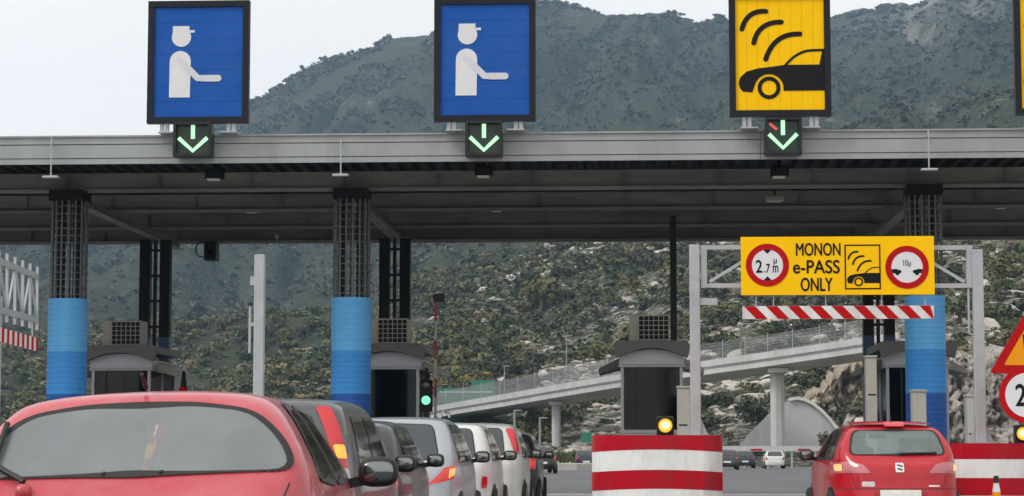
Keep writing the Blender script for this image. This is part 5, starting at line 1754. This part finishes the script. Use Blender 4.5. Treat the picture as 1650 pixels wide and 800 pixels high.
def patch(cs, poly, view, off, r=0.05, rings=7, side=1, grow=0.0):
    """a panel lying on the car's skin: a rounded outline drawn from behind ('rear', x z), from the side ('side', y z) or at the rear corner"""
    P = np.array(round_poly(poly, r))
    cen = P.mean(0)
    if grow:
        d = P - cen
        P = cen + d * (1 + grow / np.maximum(np.linalg.norm(d, axis=1), 1e-6))[:, None]
    n = len(P)
    pts = [cen[None, :]] + [cen + (P - cen) * (k / rings) for k in range(1, rings + 1)]
    A = np.concatenate(pts)
    if view == 'rear':
        O = np.stack([A[:, 0], np.full(len(A), -1.2), A[:, 1]], -1)
        D = np.array([0, 1.0, 0])
    elif view == 'front':
        O = np.stack([A[:, 0], np.full(len(A), cs.L + 1.2), A[:, 1]], -1)
        D = np.array([0, -1.0, 0])
    elif view == 'side':
        O = np.stack([np.full(len(A), side * 2.0), A[:, 0], A[:, 1]], -1)
        D = np.array([-side * 1.0, 0, 0])
    else:                                                 # 'corner': u runs along the rear corner diagonal
        tx, ty = 0.82 * side, 0.57
        O = np.stack([side * (cs.W / 2 - 0.24) + A[:, 0] * tx + side * 0.57 * 1.2, 0.06 + A[:, 0] * ty - 0.82 * 1.2, A[:, 1]], -1)
        D = np.array([-0.57 * side, 0.82, 0])
    Dn = np.repeat(D[None, :], len(A), 0)
    H = cs.trace(O, Dn)
    N = cs.normal(H)
    H = H + N * off
    f = [(0, 1 + k, 1 + (k + 1) % n) for k in range(n)]
    for q in range(rings - 1):
        for k in range(n):
            l = (k + 1) % n
            f.append((1 + q * n + k, 1 + (q + 1) * n + k, 1 + (q + 1) * n + l, 1 + q * n + l))
    a, b, c = H[0], H[1], H[2]
    if np.dot(np.cross(b - a, c - a), N[0]) < 0:
        f = [tuple(reversed(t)) for t in f]
    mb = MB()
    mb.v = [tuple(map(float, v)) for v in H]
    mb.f = f
    return mb

def skin_line(cs, pts, view, r, off=0.0, side=1, n=14):
    """thin strip or rod following the skin through the given outline points"""
    P = []
    for i in range(len(pts) - 1):
        for j in range(n):
            t = j / n
            P.append((pts[i][0] * (1 - t) + pts[i + 1][0] * t, pts[i][1] * (1 - t) + pts[i + 1][1] * t))
    P.append(pts[-1])
    A = np.array(P)
    if view == 'rear':
        O, D = np.stack([A[:, 0], np.full(len(A), -1.2), A[:, 1]], -1), np.array([0, 1.0, 0])
    else:
        O, D = np.stack([np.full(len(A), side * 2.0), A[:, 0], A[:, 1]], -1), np.array([-side * 1.0, 0, 0])
    H = cs.trace(O, np.repeat(D[None, :], len(A), 0))
    H = H + cs.normal(H) * off
    return MB().tube([tuple(map(float, h)) for h in H], r, 6)

def glass_mat(name, col, rough=0.06):
    if name in MATS:
        return MATS[name]
    return mat(name, col, rough, 0.0, 0.25, 2.2, coat=0.8, spec=0.6, dirt=[c * 1.5 for c in col], dirt_amt=0.5)

M_GLASS = glass_mat('tinted_car_glass', (0.018, 0.021, 0.022))
M_GLASS_L = glass_mat('grey_sheen_rear_glass', (0.155, 0.175, 0.175), 0.10)  # pane greyed to carry sky brightness in its colour
M_GLASS_G = glass_mat('greenish_rear_glass', (0.20, 0.245, 0.235), 0.08)
M_GLASS_M = glass_mat('grey_rear_glass', (0.022, 0.030, 0.036), 0.07)
M_RUBBER = mat('black_rubber', (0.012, 0.012, 0.012), 0.6, 0, 0.2, 20)
M_TYRE = mat('tyre_rubber', (0.02, 0.02, 0.02), 0.85, 0, 0.2, 20)
M_RIM = mat('alloy_rim', (0.5, 0.5, 0.52), 0.35, 0.8, 0.1, 8)
M_TAIL = mat('red_tail_lens', (0.55, 0.012, 0.022), 0.12, 0, 0.15, 8, coat=0.8)
M_TAIL_ON = mat('red_tail_lens_lit', (0.6, 0.02, 0.02), 0.15, 0, 0.1, 8, coat=0.8, emit=(1.0, 0.06, 0.03), estr=0.22)
M_TAIL_PINK = mat('faded_tail_lens', (0.46, 0.13, 0.15), 0.12, 0, 0.15, 8, coat=0.8)
M_INDIC = mat('amber_lens_lit', (0.9, 0.40, 0.04), 0.15, 0, 0.1, 8, coat=0.6, emit=(1.0, 0.50, 0.06), estr=0.5)
M_INDIC_B = mat('amber_lens_bright', (0.85, 0.42, 0.16), 0.15, 0, 0.1, 8, coat=0.6, emit=(1.0, 0.50, 0.16), estr=0.6)
M_CLEAR = mat('clear_lens', (0.55, 0.50, 0.50), 0.12, 0, 0.1, 8, coat=0.8)
M_PLATE = mat('number_plate_white', (0.62, 0.62, 0.58), 0.5, 0, 0.1, 12)
M_MIRROR = mat('mirror_glass', (0.22, 0.24, 0.235), 0.05, 1.0, 0.05, 4)
M_CHROME = mat('chrome_badge', (0.75, 0.75, 0.77), 0.18, 0.9, 0.05, 8)

M_GLASS_CLEAR = clear_glass('clear_windscreen', (0.3, 0.32, 0.32), 0.12, (0.86, 0.92, 0.90))
M_GLASS_SIDE = clear_glass('tinted_side_glass', (0.03, 0.034, 0.034), 0.45, (0.62, 0.70, 0.68))
M_GLASS_SHEEN = clear_glass('sky_sheen_rear_glass', (0.20, 0.222, 0.23), 0.86, (0.80, 0.88, 0.86))  # pale film colour stands in for sky brightness seen in the pane
M_GLASS_GRN = clear_glass('greenish_clear_rear_glass', (0.22, 0.27, 0.26), 0.56, (0.74, 0.88, 0.84))

def paint(name, col, metal=0.0, rough=0.38, dust=(0.3, 0.28, 0.26), amt=0.14):
    return mat('paint_' + name, col, rough, metal, 0.05, 1.4, coat=0.55, spec=0.3, dirt=dust, dirt_amt=amt)

def hatch_shape(L, W, H, rw=((0.12, 0.98), (0.52, 0.07)), roof_hw=0.60, belt=0.93, rear_top=0.62, plan_r=0.24, nose_h=0.74, roof_drop=0.05, dome=0.0):
    """rw: (y, z) of the rear window foot, and (y, drop below roof) of its head"""
    (y0, z0), (y1, dr) = rw
    prof = [(0.12, 0.20), (0.02, 0.28), (-0.02, 0.42), (-0.02, 0.56), (0.03, rear_top), (0.05, z0 - 0.10), (y0, z0), (y1, H - dr), (y1 + 0.22, H - roof_drop), (L * 0.36, H), (L * 0.47, H - 0.01), (L * 0.56, H - 0.09), (L * 0.74, belt + 0.06), (L - 0.42, nose_h + 0.12), (L - 0.08, nose_h - 0.08), (L, 0.48), (L, 0.30), (L - 0.12, 0.20)]
    hw = W / 2
    sect = [(0.0, 0.16), (hw - 0.08, 0.18), (hw - 0.01, 0.40), (hw, 0.66), (hw - 0.03, belt), (roof_hw + 0.06, H - 0.12 - dome), (roof_hw - 0.05, H - 0.02 - dome * 0.75), (0.28, H + 0.012 - dome * 0.15), (0.0, H + 0.025)]
    plan = [(0.0, -0.06), (hw - plan_r - 0.1, -0.01), (hw - 0.10, plan_r * 0.8), (hw, 0.75), (hw, L * 0.62), (hw - 0.05, L - 0.65), (hw - 0.32, L - 0.03), (0.0, L + 0.03)]
    return CarShape(L, W, H, prof, sect, plan)

wheel_cache = {}
def add_wheels(t, cs, n_sub=True):
    r, w = 0.30, 0.19
    for y in (0.72, cs.L - 0.80):
        for s in (-1, 1):
            x = s * (cs.W / 2 - w / 2 - 0.005)
            key = s
            if key not in wheel_cache:
                tb, rb = MB(), MB()
                pr = [(r - 0.10, -w / 2), (r - 0.02, -w / 2), (r, -w / 2 + 0.03), (r, w / 2 - 0.03), (r - 0.02, w / 2), (r - 0.10, w / 2)]
                q = MB().lathe(pr, 0, 0, 26)
                tb.add([(p[2], p[1], p[0]) for p in q.v], q.f)
                q = MB().lathe([(0.0, w / 2 - 0.03), (0.05, w / 2 - 0.015), (r - 0.13, w / 2 - 0.04), (r - 0.10, w / 2 - 0.005)], 0, 0, 26)
                rb.add([(s * p[2], p[1], p[0]) for p in q.v], q.f)
                me1, me2 = mesh_from('tyre', tb, smooth=True), mesh_from('rim', rb, smooth=True)
                me1.materials.append(M_TYRE)
                me2.materials.append(M_RIM)
                wheel_cache[key] = (me1, me2)
            wh = link('wheel', wheel_cache[key][0], None, t, loc=(x, y, r + 0.004))
            link('rim', wheel_cache[key][1], None, wh)
            m = MB()
            m.ring_xz(0, 0, 0, 0.355, 0, 0.002, 28)
            ar = MB()
            ar.add([(s * (cs.W / 2 + 0.004) + p[1] * 0, y + p[0], max(r + 0.02 + p[2], 0.17)) for p in m.v], m.f)
            # dark patch laid on the skin for the shaded arch hollow
            for i, v in enumerate(ar.v):
                ar.v[i] = (s * (cs.W / 2 - 0.012), v[1], v[2])
            obj('wheel_arch', patch(cs, [(y - 0.35, 0.24), (y - 0.33, 0.48), (y - 0.18, 0.65), (y + 0.18, 0.65), (y + 0.33, 0.48), (y + 0.35, 0.24)], 'side', 0.003, 0.12, 5, s), M_RUBBER, t)

def make_car(name, label, cs, loc, yaw=0.0, roll=0.0, group=None, pmat=None, rear_glass=None, rear_win=None, tails=(), side_win=None, plate=None, mirror=None, extra=None, res=34, wiper=None, cat='car', mirror_mat=None, clear=None, zs=1.0):
    t = thing(name, label, cat, (0, 0, 0), group)
    V, Q = cs.body(res)
    me = bpy.data.meshes.new('body')
    np_mesh(me, V, Q)
    me.polygons.foreach_set('use_smooth', np.ones(len(Q), bool))
    if clear:                                             # window openings, cabin lining and seats
        holes = [('rear', rear_win, 0.0)] + [('side', w, 0.0) for w in side_win] + [('front', clear['screen'], 0.0)]
        C = V[Q].mean(1)
        N = cs.normal(C)
        dead = np.zeros(len(C), bool)
        for view, poly, _ in holes:
            P = np.array(round_poly(poly, 0.08))
            if view == 'rear':
                ok = (sd_poly(P, C[:, 0], C[:, 2]) < -0.005) & (N[:, 1] < 0) & (C[:, 1] < cs.L * 0.4)
            elif view == 'front':
                ok = (sd_poly(P, C[:, 0], C[:, 2]) < -0.006) & (N[:, 1] > 0) & (C[:, 1] > cs.L * 0.4)
            else:
                ok = (sd_poly(P, C[:, 1], C[:, 2]) < -0.02) & (np.abs(N[:, 0]) > 0.4)
            dead |= ok
        Q = Q[~dead]
        used, inv = np.unique(Q.ravel(), return_inverse=True)
        Vb, Qb = V[used], inv.reshape(Q.shape)
        me = bpy.data.meshes.new('body')
        np_mesh(me, Vb, Qb)
        me.polygons.foreach_set('use_smooth', np.ones(len(Qb), bool))
        ml = bpy.data.meshes.new('cabin_lining')
        np_mesh(ml, Vb - cs.normal(Vb) * 0.022, Qb[:, ::-1])
        link('cabin_lining', ml, mat('cabin_grey', (0.11, 0.112, 0.115), 0.9, 0, 0.15, 4), t)
        M_SEAT = mat('seat_fabric', (0.028, 0.030, 0.034), 0.9, 0, 0.2, 8)
        for s in (-1, 1):
            st = obj('front_seat', MB().superell((s * 0.36, cs.L * 0.43, 0.78), (0.235, 0.09, 0.34), 3.0), M_SEAT, t, True)
            obj('headrest', MB().superell((s * 0.36, cs.L * 0.43 - 0.03, 1.185), (0.125, 0.05, 0.085), 2.8), M_SEAT, st, True)
            obj('rear_headrest', MB().superell((s * 0.34, 0.80, 1.075), (0.12, 0.045, 0.06), 2.8), M_SEAT, t, True)
        obj('rear_bench', MB().superell((0, 0.88, 0.74), (0.62, 0.09, 0.29), 5.0), M_SEAT, t, True)
        obj('parcel_shelf', MB().box(-0.56, 0.56, 0.36, 0.80, 0.90, 0.915), M_SEAT, t)
        obj('dashboard', MB().superell((0, cs.L * 0.655, 0.83), (0.66, 0.20, 0.14), 4.0), M_SEAT, t, True)
        obj('floor', MB().box(-0.68, 0.68, 0.5, cs.L * 0.66, 0.24, 0.34), M_SEAT, t)
        obj('rear_view_mirror', MB().superell((0.02, cs.L * 0.555, 1.27), (0.12, 0.02, 0.035), 3), M_SEAT, t, True)
        obj('steering_wheel', MB().ring_xz(-0.36, 0.90, 0.15, 0.175, cs.L * 0.575, cs.L * 0.575 + 0.025, 24), M_SEAT, t)
        obj('windscreen', patch(cs, clear['screen'], 'front', 0.004, 0.08, 8), M_GLASS_CLEAR, t, True)
    link('body', me, pmat, t)
    def seal(poly, view, s=1, inner=-0.016, outer=0.012, off=0.008):
        A, B = patch(cs, poly, view, off, 0.09, 1, s, grow=outer), patch(cs, poly, view, off, 0.09, 1, s, grow=inner)
        n = len(A.v) - 1
        m = MB()
        m.v = A.v[1:] + B.v[1:]
        m.f = [(k, (k + 1) % n, n + (k + 1) % n, n + k) for k in range(n)]
        return m
    if rear_win and clear:
        obj('rear_window_seal', seal(rear_win, 'rear'), M_RUBBER, t, True)
        obj('rear_window', patch(cs, rear_win, 'rear', 0.006, 0.08, 9), rear_glass, t, True)
    elif rear_win:
        fr = obj('rear_window_seal', patch(cs, rear_win, 'rear', 0.007, 0.09, 9, grow=0.018), M_RUBBER, t, True)
        obj('rear_window', patch(cs, rear_win, 'rear', 0.011, 0.08, 9), rear_glass, t, True)
    for s in (-1, 1):
        for w in side_win or ():
            if clear:
                obj('side_window_seal', seal(w, 'side', s, -0.034, 0.010), M_RUBBER, t, True)
            obj('side_window', patch(cs, w, 'side', 0.005, 0.05, 6, s), M_GLASS_SIDE if clear else M_GLASS, t, True)
        for (view, poly, m, sub) in tails:
            pp = [(s * a, b) for a, b in poly] if view == 'rear' else poly
            tl = obj('tail_light', patch(cs, pp, view, 0.010, 0.03, 5, s), m, t, True)
            for (view2, poly2, m2) in sub:
                pp = [(s * a, b) for a, b in poly2] if view2 == 'rear' else poly2
                obj('lens', patch(cs, pp, view2, 0.015, 0.02, 4, s), m2, tl, True)
        if mirror:
            my, mz, mw, mh = mirror
            x = s * (cs.W / 2 + mw * 0.55 - 0.02)
            h = obj('mirror_housing', MB().superell((x, my, mz), (mw / 2 + 0.012, 0.075, mh / 2 + 0.012), 3.0), mirror_mat or M_RUBBER, t, True)
            obj('mirror_glass', MB().superell((x, my - 0.066, mz), (mw / 2 - 0.012, 0.016, mh / 2 - 0.012), 3.2), M_MIRROR, h, True)
            obj('mirror_arm', MB().bar((s * (cs.W / 2 - 0.10), my + 0.02, mz - 0.06), (x, my + 0.01, mz - 0.03), 0.06, 0.05), M_RUBBER, h)
    if plate:
        px_, pz, pw = plate
        obj('number_plate', patch(cs, [(px_ - pw / 2, pz - 0.055), (px_ + pw / 2, pz - 0.055), (px_ + pw / 2, pz + 0.055), (px_ - pw / 2, pz + 0.055)], 'rear', 0.012, 0.012, 3), M_PLATE, t)
    add_wheels(t, cs)
    if extra:
        extra(t, cs)
    t.location = loc
    t.rotation_euler = (0, roll, yaw)
    t.scale = (1, 1, zs)
    return t

def quad(x0, x1, z0, z1):
    return [(x0, z0), (x1, z0), (x1, z1), (x0, z1)]
def trap(hb, ht, z0, z1):
    return [(-hb, z0), (hb, z0), (ht, z1), (-ht, z1)]

# 1 near red car
cs1 = hatch_shape(3.85, 1.70, 1.455, rw=((0.24, 1.00), (0.62, 0.05)), roof_hw=0.57, belt=0.93, rear_top=0.66, plan_r=0.34, roof_drop=0.015, dome=0.045)
P_RED1 = paint('faded_red', (0.47, 0.04, 0.058), 0.0, 0.36, (0.54, 0.27, 0.28), 0.5)
def ex1(t, cs):
    obj('aerial', MB().tube([(0, 0.72, 1.445), (0, 0.60, 1.50)], 0.012, 8, 0.008), M_RUBBER, t)
    w = obj('wiper_arm', skin_line(cs, [(-0.44, 1.035), (-0.56, 1.10)], 'rear', 0.013, 0.03), M_RUBBER, t)
    obj('wiper_blade', skin_line(cs, [(-0.60, 1.04), (-0.555, 1.28)], 'rear', 0.014, 0.028), M_RUBBER, w)
    obj('wiper_pivot', MB().superell(tuple(np.array(cs.trace(np.array([[-0.44, -1.2, 1.02]]), np.array([[0, 1.0, 0]]))[0]) + np.array([0, -0.02, 0])), (0.035, 0.04, 0.03), 2.4), P_RED1, w, True)
    obj('tailgate_seam', skin_line(cs, [(0.66, 1.02), (0.60, 0.86), (0.58, 0.60)], 'rear', 0.004, 0.0), M_RUBBER, t)
    obj('tailgate_seam', skin_line(cs, [(-0.66, 1.02), (-0.60, 0.86), (-0.58, 0.60)], 'rear', 0.004, 0.0), M_RUBBER, t)
    for x in (-0.12, 0.12):
        obj('washer_nozzle', MB().superell(tuple(cs.trace(np.array([[x, -1.2, 1.08]]), np.array([[0, 1.0, 0]]))[0]), (0.014, 0.02, 0.010), 2), M_RUBBER, t, True)
make_car('hatchback_car', 'faded red hatchback filling the lower picture edge, rear window and wiper in view', cs1, (-2.035, 8.75, 0), math.radians(4.0), math.radians(-1.7), 'cars queueing for the toll', P_RED1, M_GLASS_SHEEN,
         [(-0.68, 1.07), (0.68, 1.07), (0.625, 1.20), (0.49, 1.325), (0.24, 1.362), (-0.24, 1.362), (-0.49, 1.325), (-0.625, 1.20)],
         [('corner', [(-0.03, 0.72), (0.26, 0.72), (0.28, 0.93), (0.05, 0.95)], M_TAIL, [])],
         [[(0.62, 1.02), (1.45, 0.99), (1.45, 1.36), (1.05, 1.36)], [(1.50, 0.99), (2.40, 1.0), (1.98, 1.36), (1.50, 1.36)]],
         (0, 0.56, 0.5), (2.45, 1.035, 0.185, 0.13), ex1, res=110, clear={'screen': trap(0.66, 0.48, 0.99, 1.33)}, zs=1.014)

# 2 grey car with tall tail lights
cs2 = hatch_shape(3.95, 1.72, 1.60, rw=((0.10, 0.98), (0.34, 0.06)), roof_hw=0.63, belt=0.95, rear_top=0.66, plan_r=0.20)
P_GREY2 = paint('dark_grey', (0.085, 0.09, 0.098), 0.4)
make_car('hatchback_car', 'dark grey hatchback with tall red tail lights just beyond the near red car', cs2, (-2.80, 15.5, 0), 0, 0, 'cars queueing for the toll', P_GREY2, M_GLASS_M,
         [(-0.54, 1.02), (0.54, 1.02), (0.47, 1.44), (-0.47, 1.44)],
         [('corner', [(0.11, 0.82), (0.24, 0.82), (0.15, 1.50), (0.06, 1.50)], M_TAIL, [('corner', [(0.11, 1.12), (0.19, 1.12), (0.18, 1.22), (0.10, 1.22)], M_INDIC), ('corner', [(0.12, 0.96), (0.22, 0.96), (0.20, 1.05), (0.12, 1.05)], M_CLEAR)])],
         [[(0.62, 0.99), (1.42, 0.99), (1.42, 1.44), (0.72, 1.44)], [(1.48, 0.99), (2.50, 1.0), (2.05, 1.44), (1.48, 1.44)]],
         (0, 0.62, 0.5), (2.55, 1.07, 0.16, 0.12), None, res=40)

# 3 dark car with pale sticker
cs3 = hatch_shape(4.0, 1.68, 1.47, rw=((0.16, 0.98), (0.55, 0.07)), roof_hw=0.60, belt=0.92, rear_top=0.66, plan_r=0.24)
P_DARK3 = paint('charcoal', (0.045, 0.05, 0.055), 0.4)
def ex3(t, cs):
    obj('window_sticker', patch(cs, quad(0.30, 0.46, 1.05, 1.10), 'rear', 0.009, 0.01, 2), M_SWHITE, t)
make_car('hatchback_car', 'charcoal hatchback with pale sticker in rear window, third in the queue', cs3, (-3.02, 21.0, 0), 0, 0, 'cars queueing for the toll', P_DARK3, glass_mat('pale_rear_glass', (0.15, 0.18, 0.185), 0.08),
         [(-0.58, 1.00), (0.58, 1.00), (0.50, 1.38), (-0.50, 1.38)],
         [('corner', [(0.04, 0.68), (0.21, 0.68), (0.23, 0.90), (0.08, 0.92)], M_TAIL_ON, [])],
         [[(0.62, 0.97), (1.42, 0.97), (1.42, 1.38), (0.88, 1.38)], [(1.48, 0.97), (2.46, 0.99), (2.02, 1.38), (1.48, 1.38)]],
         (0, 0.60, 0.5), (2.5, 1.04, 0.165, 0.12), ex3, zs=1.025)

# 4 silver estate
cs4 = hatch_shape(4.35, 1.76, 1.545, rw=((0.16, 0.98), (0.52, 0.06)), roof_hw=0.62, belt=0.94, rear_top=0.70, plan_r=0.28)
P_SILV = paint('silver_blue', (0.42, 0.45, 0.50), 0.55, 0.34)
def ex4(t, cs):
    for s in (-1, 1):
        obj('roof_rail', MB().tube([(s * 0.56, 0.85, 1.52), (s * 0.57, 1.2, 1.585), (s * 0.57, 2.1, 1.58), (s * 0.56, 2.3, 1.54)], 0.016, 8), M_CHROME, t)
make_car('estate_car', 'silver estate car with bright red and amber tail light, fourth in the queue', cs4, (-2.92, 26.0, 0), 0, 0, 'cars queueing for the toll', P_SILV, M_GLASS_M,
         [(-0.60, 1.02), (0.60, 1.02), (0.50, 1.42), (-0.50, 1.42)],
         [('corner', [(-0.14, 0.73), (0.24, 0.80), (0.29, 0.95), (0.10, 0.93)], M_TAIL_ON, [('corner', [(0.13, 0.80), (0.25, 0.84), (0.27, 0.92), (0.15, 0.91)], M_INDIC_B)])],
         [[(0.66, 0.98), (1.55, 0.98), (1.55, 1.43), (0.85, 1.43)], [(1.61, 0.98), (2.68, 1.0), (2.22, 1.43), (1.61, 1.43)]],
         (0, 0.62, 0.5), (2.75, 1.04, 0.18, 0.125), ex4, mirror_mat=M_RUBBER, zs=1.04)

# 5 white car
cs5 = hatch_shape(4.1, 1.74, 1.55, rw=((0.14, 0.98), (0.48, 0.06)), roof_hw=0.62, belt=0.94, rear_top=0.66, plan_r=0.24)
P_WHITE = paint('white', (0.64, 0.65, 0.64), 0.0, 0.36, (0.5, 0.48, 0.42), 0.25)
make_car('hatchback_car', 'white hatchback with dark windows, fifth in the queue behind the silver estate', cs5, (-2.84, 31.4, 0), 0, 0, 'cars queueing for the toll', P_WHITE, M_GLASS_M,
         [(-0.58, 1.02), (0.58, 1.02), (0.50, 1.43), (-0.50, 1.43)],
         [('corner', [(0.06, 0.60), (0.18, 0.60), (0.19, 0.76), (0.08, 0.77)], M_TAIL, [])],
         [[(0.64, 0.98), (1.45, 0.98), (1.45, 1.43), (0.82, 1.43)], [(1.51, 0.98), (2.53, 1.0), (2.08, 1.43), (1.51, 1.43)]],
         (0, 0.62, 0.5), (2.6, 1.05, 0.19, 0.125), None, res=28, zs=1.03)

# 6 pale hatch with tall tail lights
cs6 = hatch_shape(4.0, 1.76, 1.60, rw=((0.10, 1.0), (0.36, 0.06)), roof_hw=0.62, belt=0.96, rear_top=0.66, plan_r=0.22)
P_PALE = paint('pale_silver', (0.58, 0.58, 0.56), 0.2, 0.36, (0.5, 0.48, 0.42), 0.25)
make_car('hatchback_car', 'pale hatchback with tall red pillar tail lights, sixth in the queue', cs6, (-2.66, 36.6, 0), 0, 0, 'cars queueing for the toll', P_PALE, M_GLASS_M,
         [(-0.52, 1.04), (0.52, 1.04), (0.46, 1.48), (-0.46, 1.48)],
         [('corner', [(0.10, 1.06), (0.26, 1.06), (0.18, 1.48), (0.07, 1.48)], M_TAIL, [])],
         [[(0.64, 1.0), (1.45, 1.0), (1.45, 1.48), (0.80, 1.48)], [(1.51, 1.0), (2.53, 1.02), (2.08, 1.48), (1.51, 1.48)]],
         (0, 0.62, 0.5), (2.6, 1.06, 0.17, 0.12), None, res=28, zs=1.03)

# 7 black off-roader
cs7 = hatch_shape(4.2, 1.78, 1.54, rw=((0.10, 0.98), (0.34, 0.06)), roof_hw=0.64, belt=0.96, rear_top=0.70, plan_r=0.20)
P_BLACK = paint('black', (0.012, 0.013, 0.015), 0.2, 0.3)
make_car('offroad_car', 'black car with lit red tail light at the head of the queue', cs7, (-2.64, 41.8, 0), 0, 0, 'cars queueing for the toll', P_BLACK, M_GLASS,
         [(-0.60, 1.02), (0.60, 1.02), (0.52, 1.43), (-0.52, 1.43)],
         [('corner', [(0.0, 0.80), (0.24, 0.80), (0.24, 1.0), (0.03, 1.0)], M_TAIL_ON, [])],
         [[(0.64, 1.0), (1.55, 1.0), (1.55, 1.42), (0.78, 1.42)], [(1.61, 1.0), (2.62, 1.02), (2.18, 1.42), (1.61, 1.42)]],
         (0, 0.64, 0.5), (2.7, 1.06, 0.17, 0.12), None, res=28)

# 8 red hatchback in the pass lane
cs8 = hatch_shape(3.95, 1.70, 1.445, rw=((0.20, 0.99), (0.60, 0.06)), roof_hw=0.585, belt=0.92, rear_top=0.64, plan_r=0.34, roof_drop=0.03, dome=0.035)
P_RED8 = paint('bright_red', (0.43, 0.004, 0.014), 0.0, 0.30, (0.36, 0.05, 0.06), 0.25)
def ex8(t, cs):
    obj('spoiler', patch(cs, [(-0.53, 1.375), (0.53, 1.375), (0.50, 1.41), (-0.50, 1.41)], 'rear', 0.035, 0.02, 4), P_RED8, t, True)
    obj('brake_lamp', patch(cs, quad(-0.12, 0.14, 1.345, 1.40), 'rear', 0.045, 0.015, 3), M_TAIL, t, True)
    w = obj('wiper_blade', skin_line(cs, [(0.02, 1.035), (0.50, 1.045)], 'rear', 0.014, 0.024), M_RUBBER, t)
    b = obj('badge', patch(cs, quad(-0.055, 0.055, 0.83, 0.935), 'rear', 0.012, 0.02, 3), M_CHROME, t)
    obj('badge_bar', patch(cs, [(-0.035, 0.865), (0.03, 0.845), (0.035, 0.86), (-0.03, 0.88)], 'rear', 0.016, 0.004, 2), M_RUBBER, b)
    obj('badge_bar', patch(cs, [(-0.03, 0.905), (0.035, 0.885), (0.035, 0.90), (-0.03, 0.918)], 'rear', 0.016, 0.004, 2), M_RUBBER, b)
    obj('tailgate_badge', patch(cs, quad(-0.48, -0.32, 0.66, 0.72), 'rear', 0.008, 0.02, 3), M_CLEAR, t)
    obj('model_lettering', patch(cs, quad(0.36, 0.50, 0.66, 0.678), 'rear', 0.008, 0.004, 2), M_CHROME, t)
    obj('plate_recess_shade', patch(cs, quad(-0.34, 0.34, 0.46, 0.605), 'rear', 0.003, 0.03, 4), mat('recess_shade_red', (0.30, 0.006, 0.012), 0.4), t)  # flush patch; the recess shade is put into its darker red
    obj('bumper_seam', skin_line(cs, [(-0.78, 0.635), (0.78, 0.635)], 'rear', 0.005, 0.0, n=40), M_RUBBER, t)
    for s in (-1, 1):
        obj('tailgate_seam', skin_line(cs, [(s * 0.62, 0.98), (s * 0.60, 0.80), (s * 0.55, 0.64)], 'rear', 0.004, 0.0), M_RUBBER, t)
    obj('aerial', MB().tube([(0.0, 0.85, 1.44), (0.0, 0.72, 1.50)], 0.010, 6, 0.006), M_RUBBER, t)
make_car('hatchback_car', 'bright red hatchback with square badge entering the yellow board lane', cs8, (3.42, 28.0, 0), math.radians(1.6), 0, None, P_RED8, M_GLASS_GRN,
         [(-0.62, 1.035), (0.62, 1.035), (0.535, 1.33), (-0.535, 1.33)],
         [('rear', [(0.36, 0.82), (0.78, 0.82), (0.80, 0.945), (0.62, 0.955), (0.46, 0.92)], M_TAIL_PINK, [('rear', [(0.70, 0.845), (0.775, 0.845), (0.775, 0.925), (0.70, 0.925)], M_INDIC_B)])],
         [[(0.66, 0.985), (1.42, 0.97), (1.42, 1.35), (0.98, 1.35)], [(1.48, 0.97), (2.40, 0.985), (1.98, 1.35), (1.48, 1.35)]],
         (0.0, 0.565, 0.52), (2.48, 1.03, 0.17, 0.12), ex8, res=84, clear={'screen': trap(0.66, 0.52, 0.98, 1.34)}, zs=1.07)

# far cars on the road beyond the plaza
csf = hatch_shape(4.0, 1.68, 1.42, rw=((0.14, 0.96), (0.52, 0.07)), roof_hw=0.58, belt=0.9)
FAR = {}
def far_car(px, Y, label, pm, glass, yaw=0.0):
    loc = (ax(px, Y, 745), Y, zroad(Y) + 0.01)
    if not FAR:
        FAR['first'] = make_car('far_car', label, csf, loc, yaw, 0, 'cars driving off beyond the toll', pm, glass,
             trap(0.58, 0.48, 0.98, 1.33), [('corner', [(-0.02, 0.70), (0.20, 0.70), (0.22, 0.88), (0.02, 0.88)], M_TAIL, [])],
             [[(0.64, 0.95), (2.6, 0.95), (2.05, 1.33), (0.85, 1.33)]], (0, 0.55, 0.5), None, None, res=20)
        return
    t = copy_tree(FAR['first'], loc)
    t.rotation_euler = (0, 0, yaw)
    t['label'] = label
    for ch in t.children:
        kind = ch.name.split('.')[0]
        if kind in ('body', 'rear_window'):
            ch.data = ch.data.copy()
            ch.data.materials[0] = pm if kind == 'body' else glass
P_NAVY = paint('navy', (0.02, 0.028, 0.05), 0.3)
far_car(874, 112, 'dark car past the booths, just beyond the head of the queue', P_BLACK, M_GLASS, 0.15)
far_car(932, 172, 'small dark car by the verge, left of the striped middle barrier', P_DARK3, M_GLASS, 0.1)
far_car(945, 158, 'dark car touching the edge of the striped middle barrier', P_NAVY, M_GLASS, 0.1)
far_car(1172, 150, 'dark car emerging right beside the striped middle barrier, nearest of the far three', P_DARK3, M_GLASS)
far_car(1201, 176, 'dark blue car in the middle of the far three', P_NAVY, M_GLASS)
far_car(1249, 172, 'small white car far off below the arched wall', P_WHITE, M_GLASS_M)

# ------------------------------------------------------------------ haze: one even box of air round everything but the sky
HAZE = 0.00017
me = mesh_from('haze', MB().box(-900, 900, -60, 2650, -6.0, 470))
mh = bpy.data.materials.new('haze_air')
mh.use_nodes = True
nt = mh.node_tree
nt.nodes.clear()
ho = nt.nodes.new('ShaderNodeOutputMaterial')
pv = nt.nodes.new('ShaderNodeVolumePrincipled')
pv.inputs['Color'].default_value = (0.46, 0.72, 1.0, 1)
pv.inputs['Density'].default_value = HAZE
pv.inputs['Anisotropy'].default_value = 0.1
nt.links.new(pv.outputs['Volume'], ho.inputs['Volume'])
hz = link('haze', me, mh)
tag(hz, 'thin pale haze in the valley air', 'haze', kind='stuff')
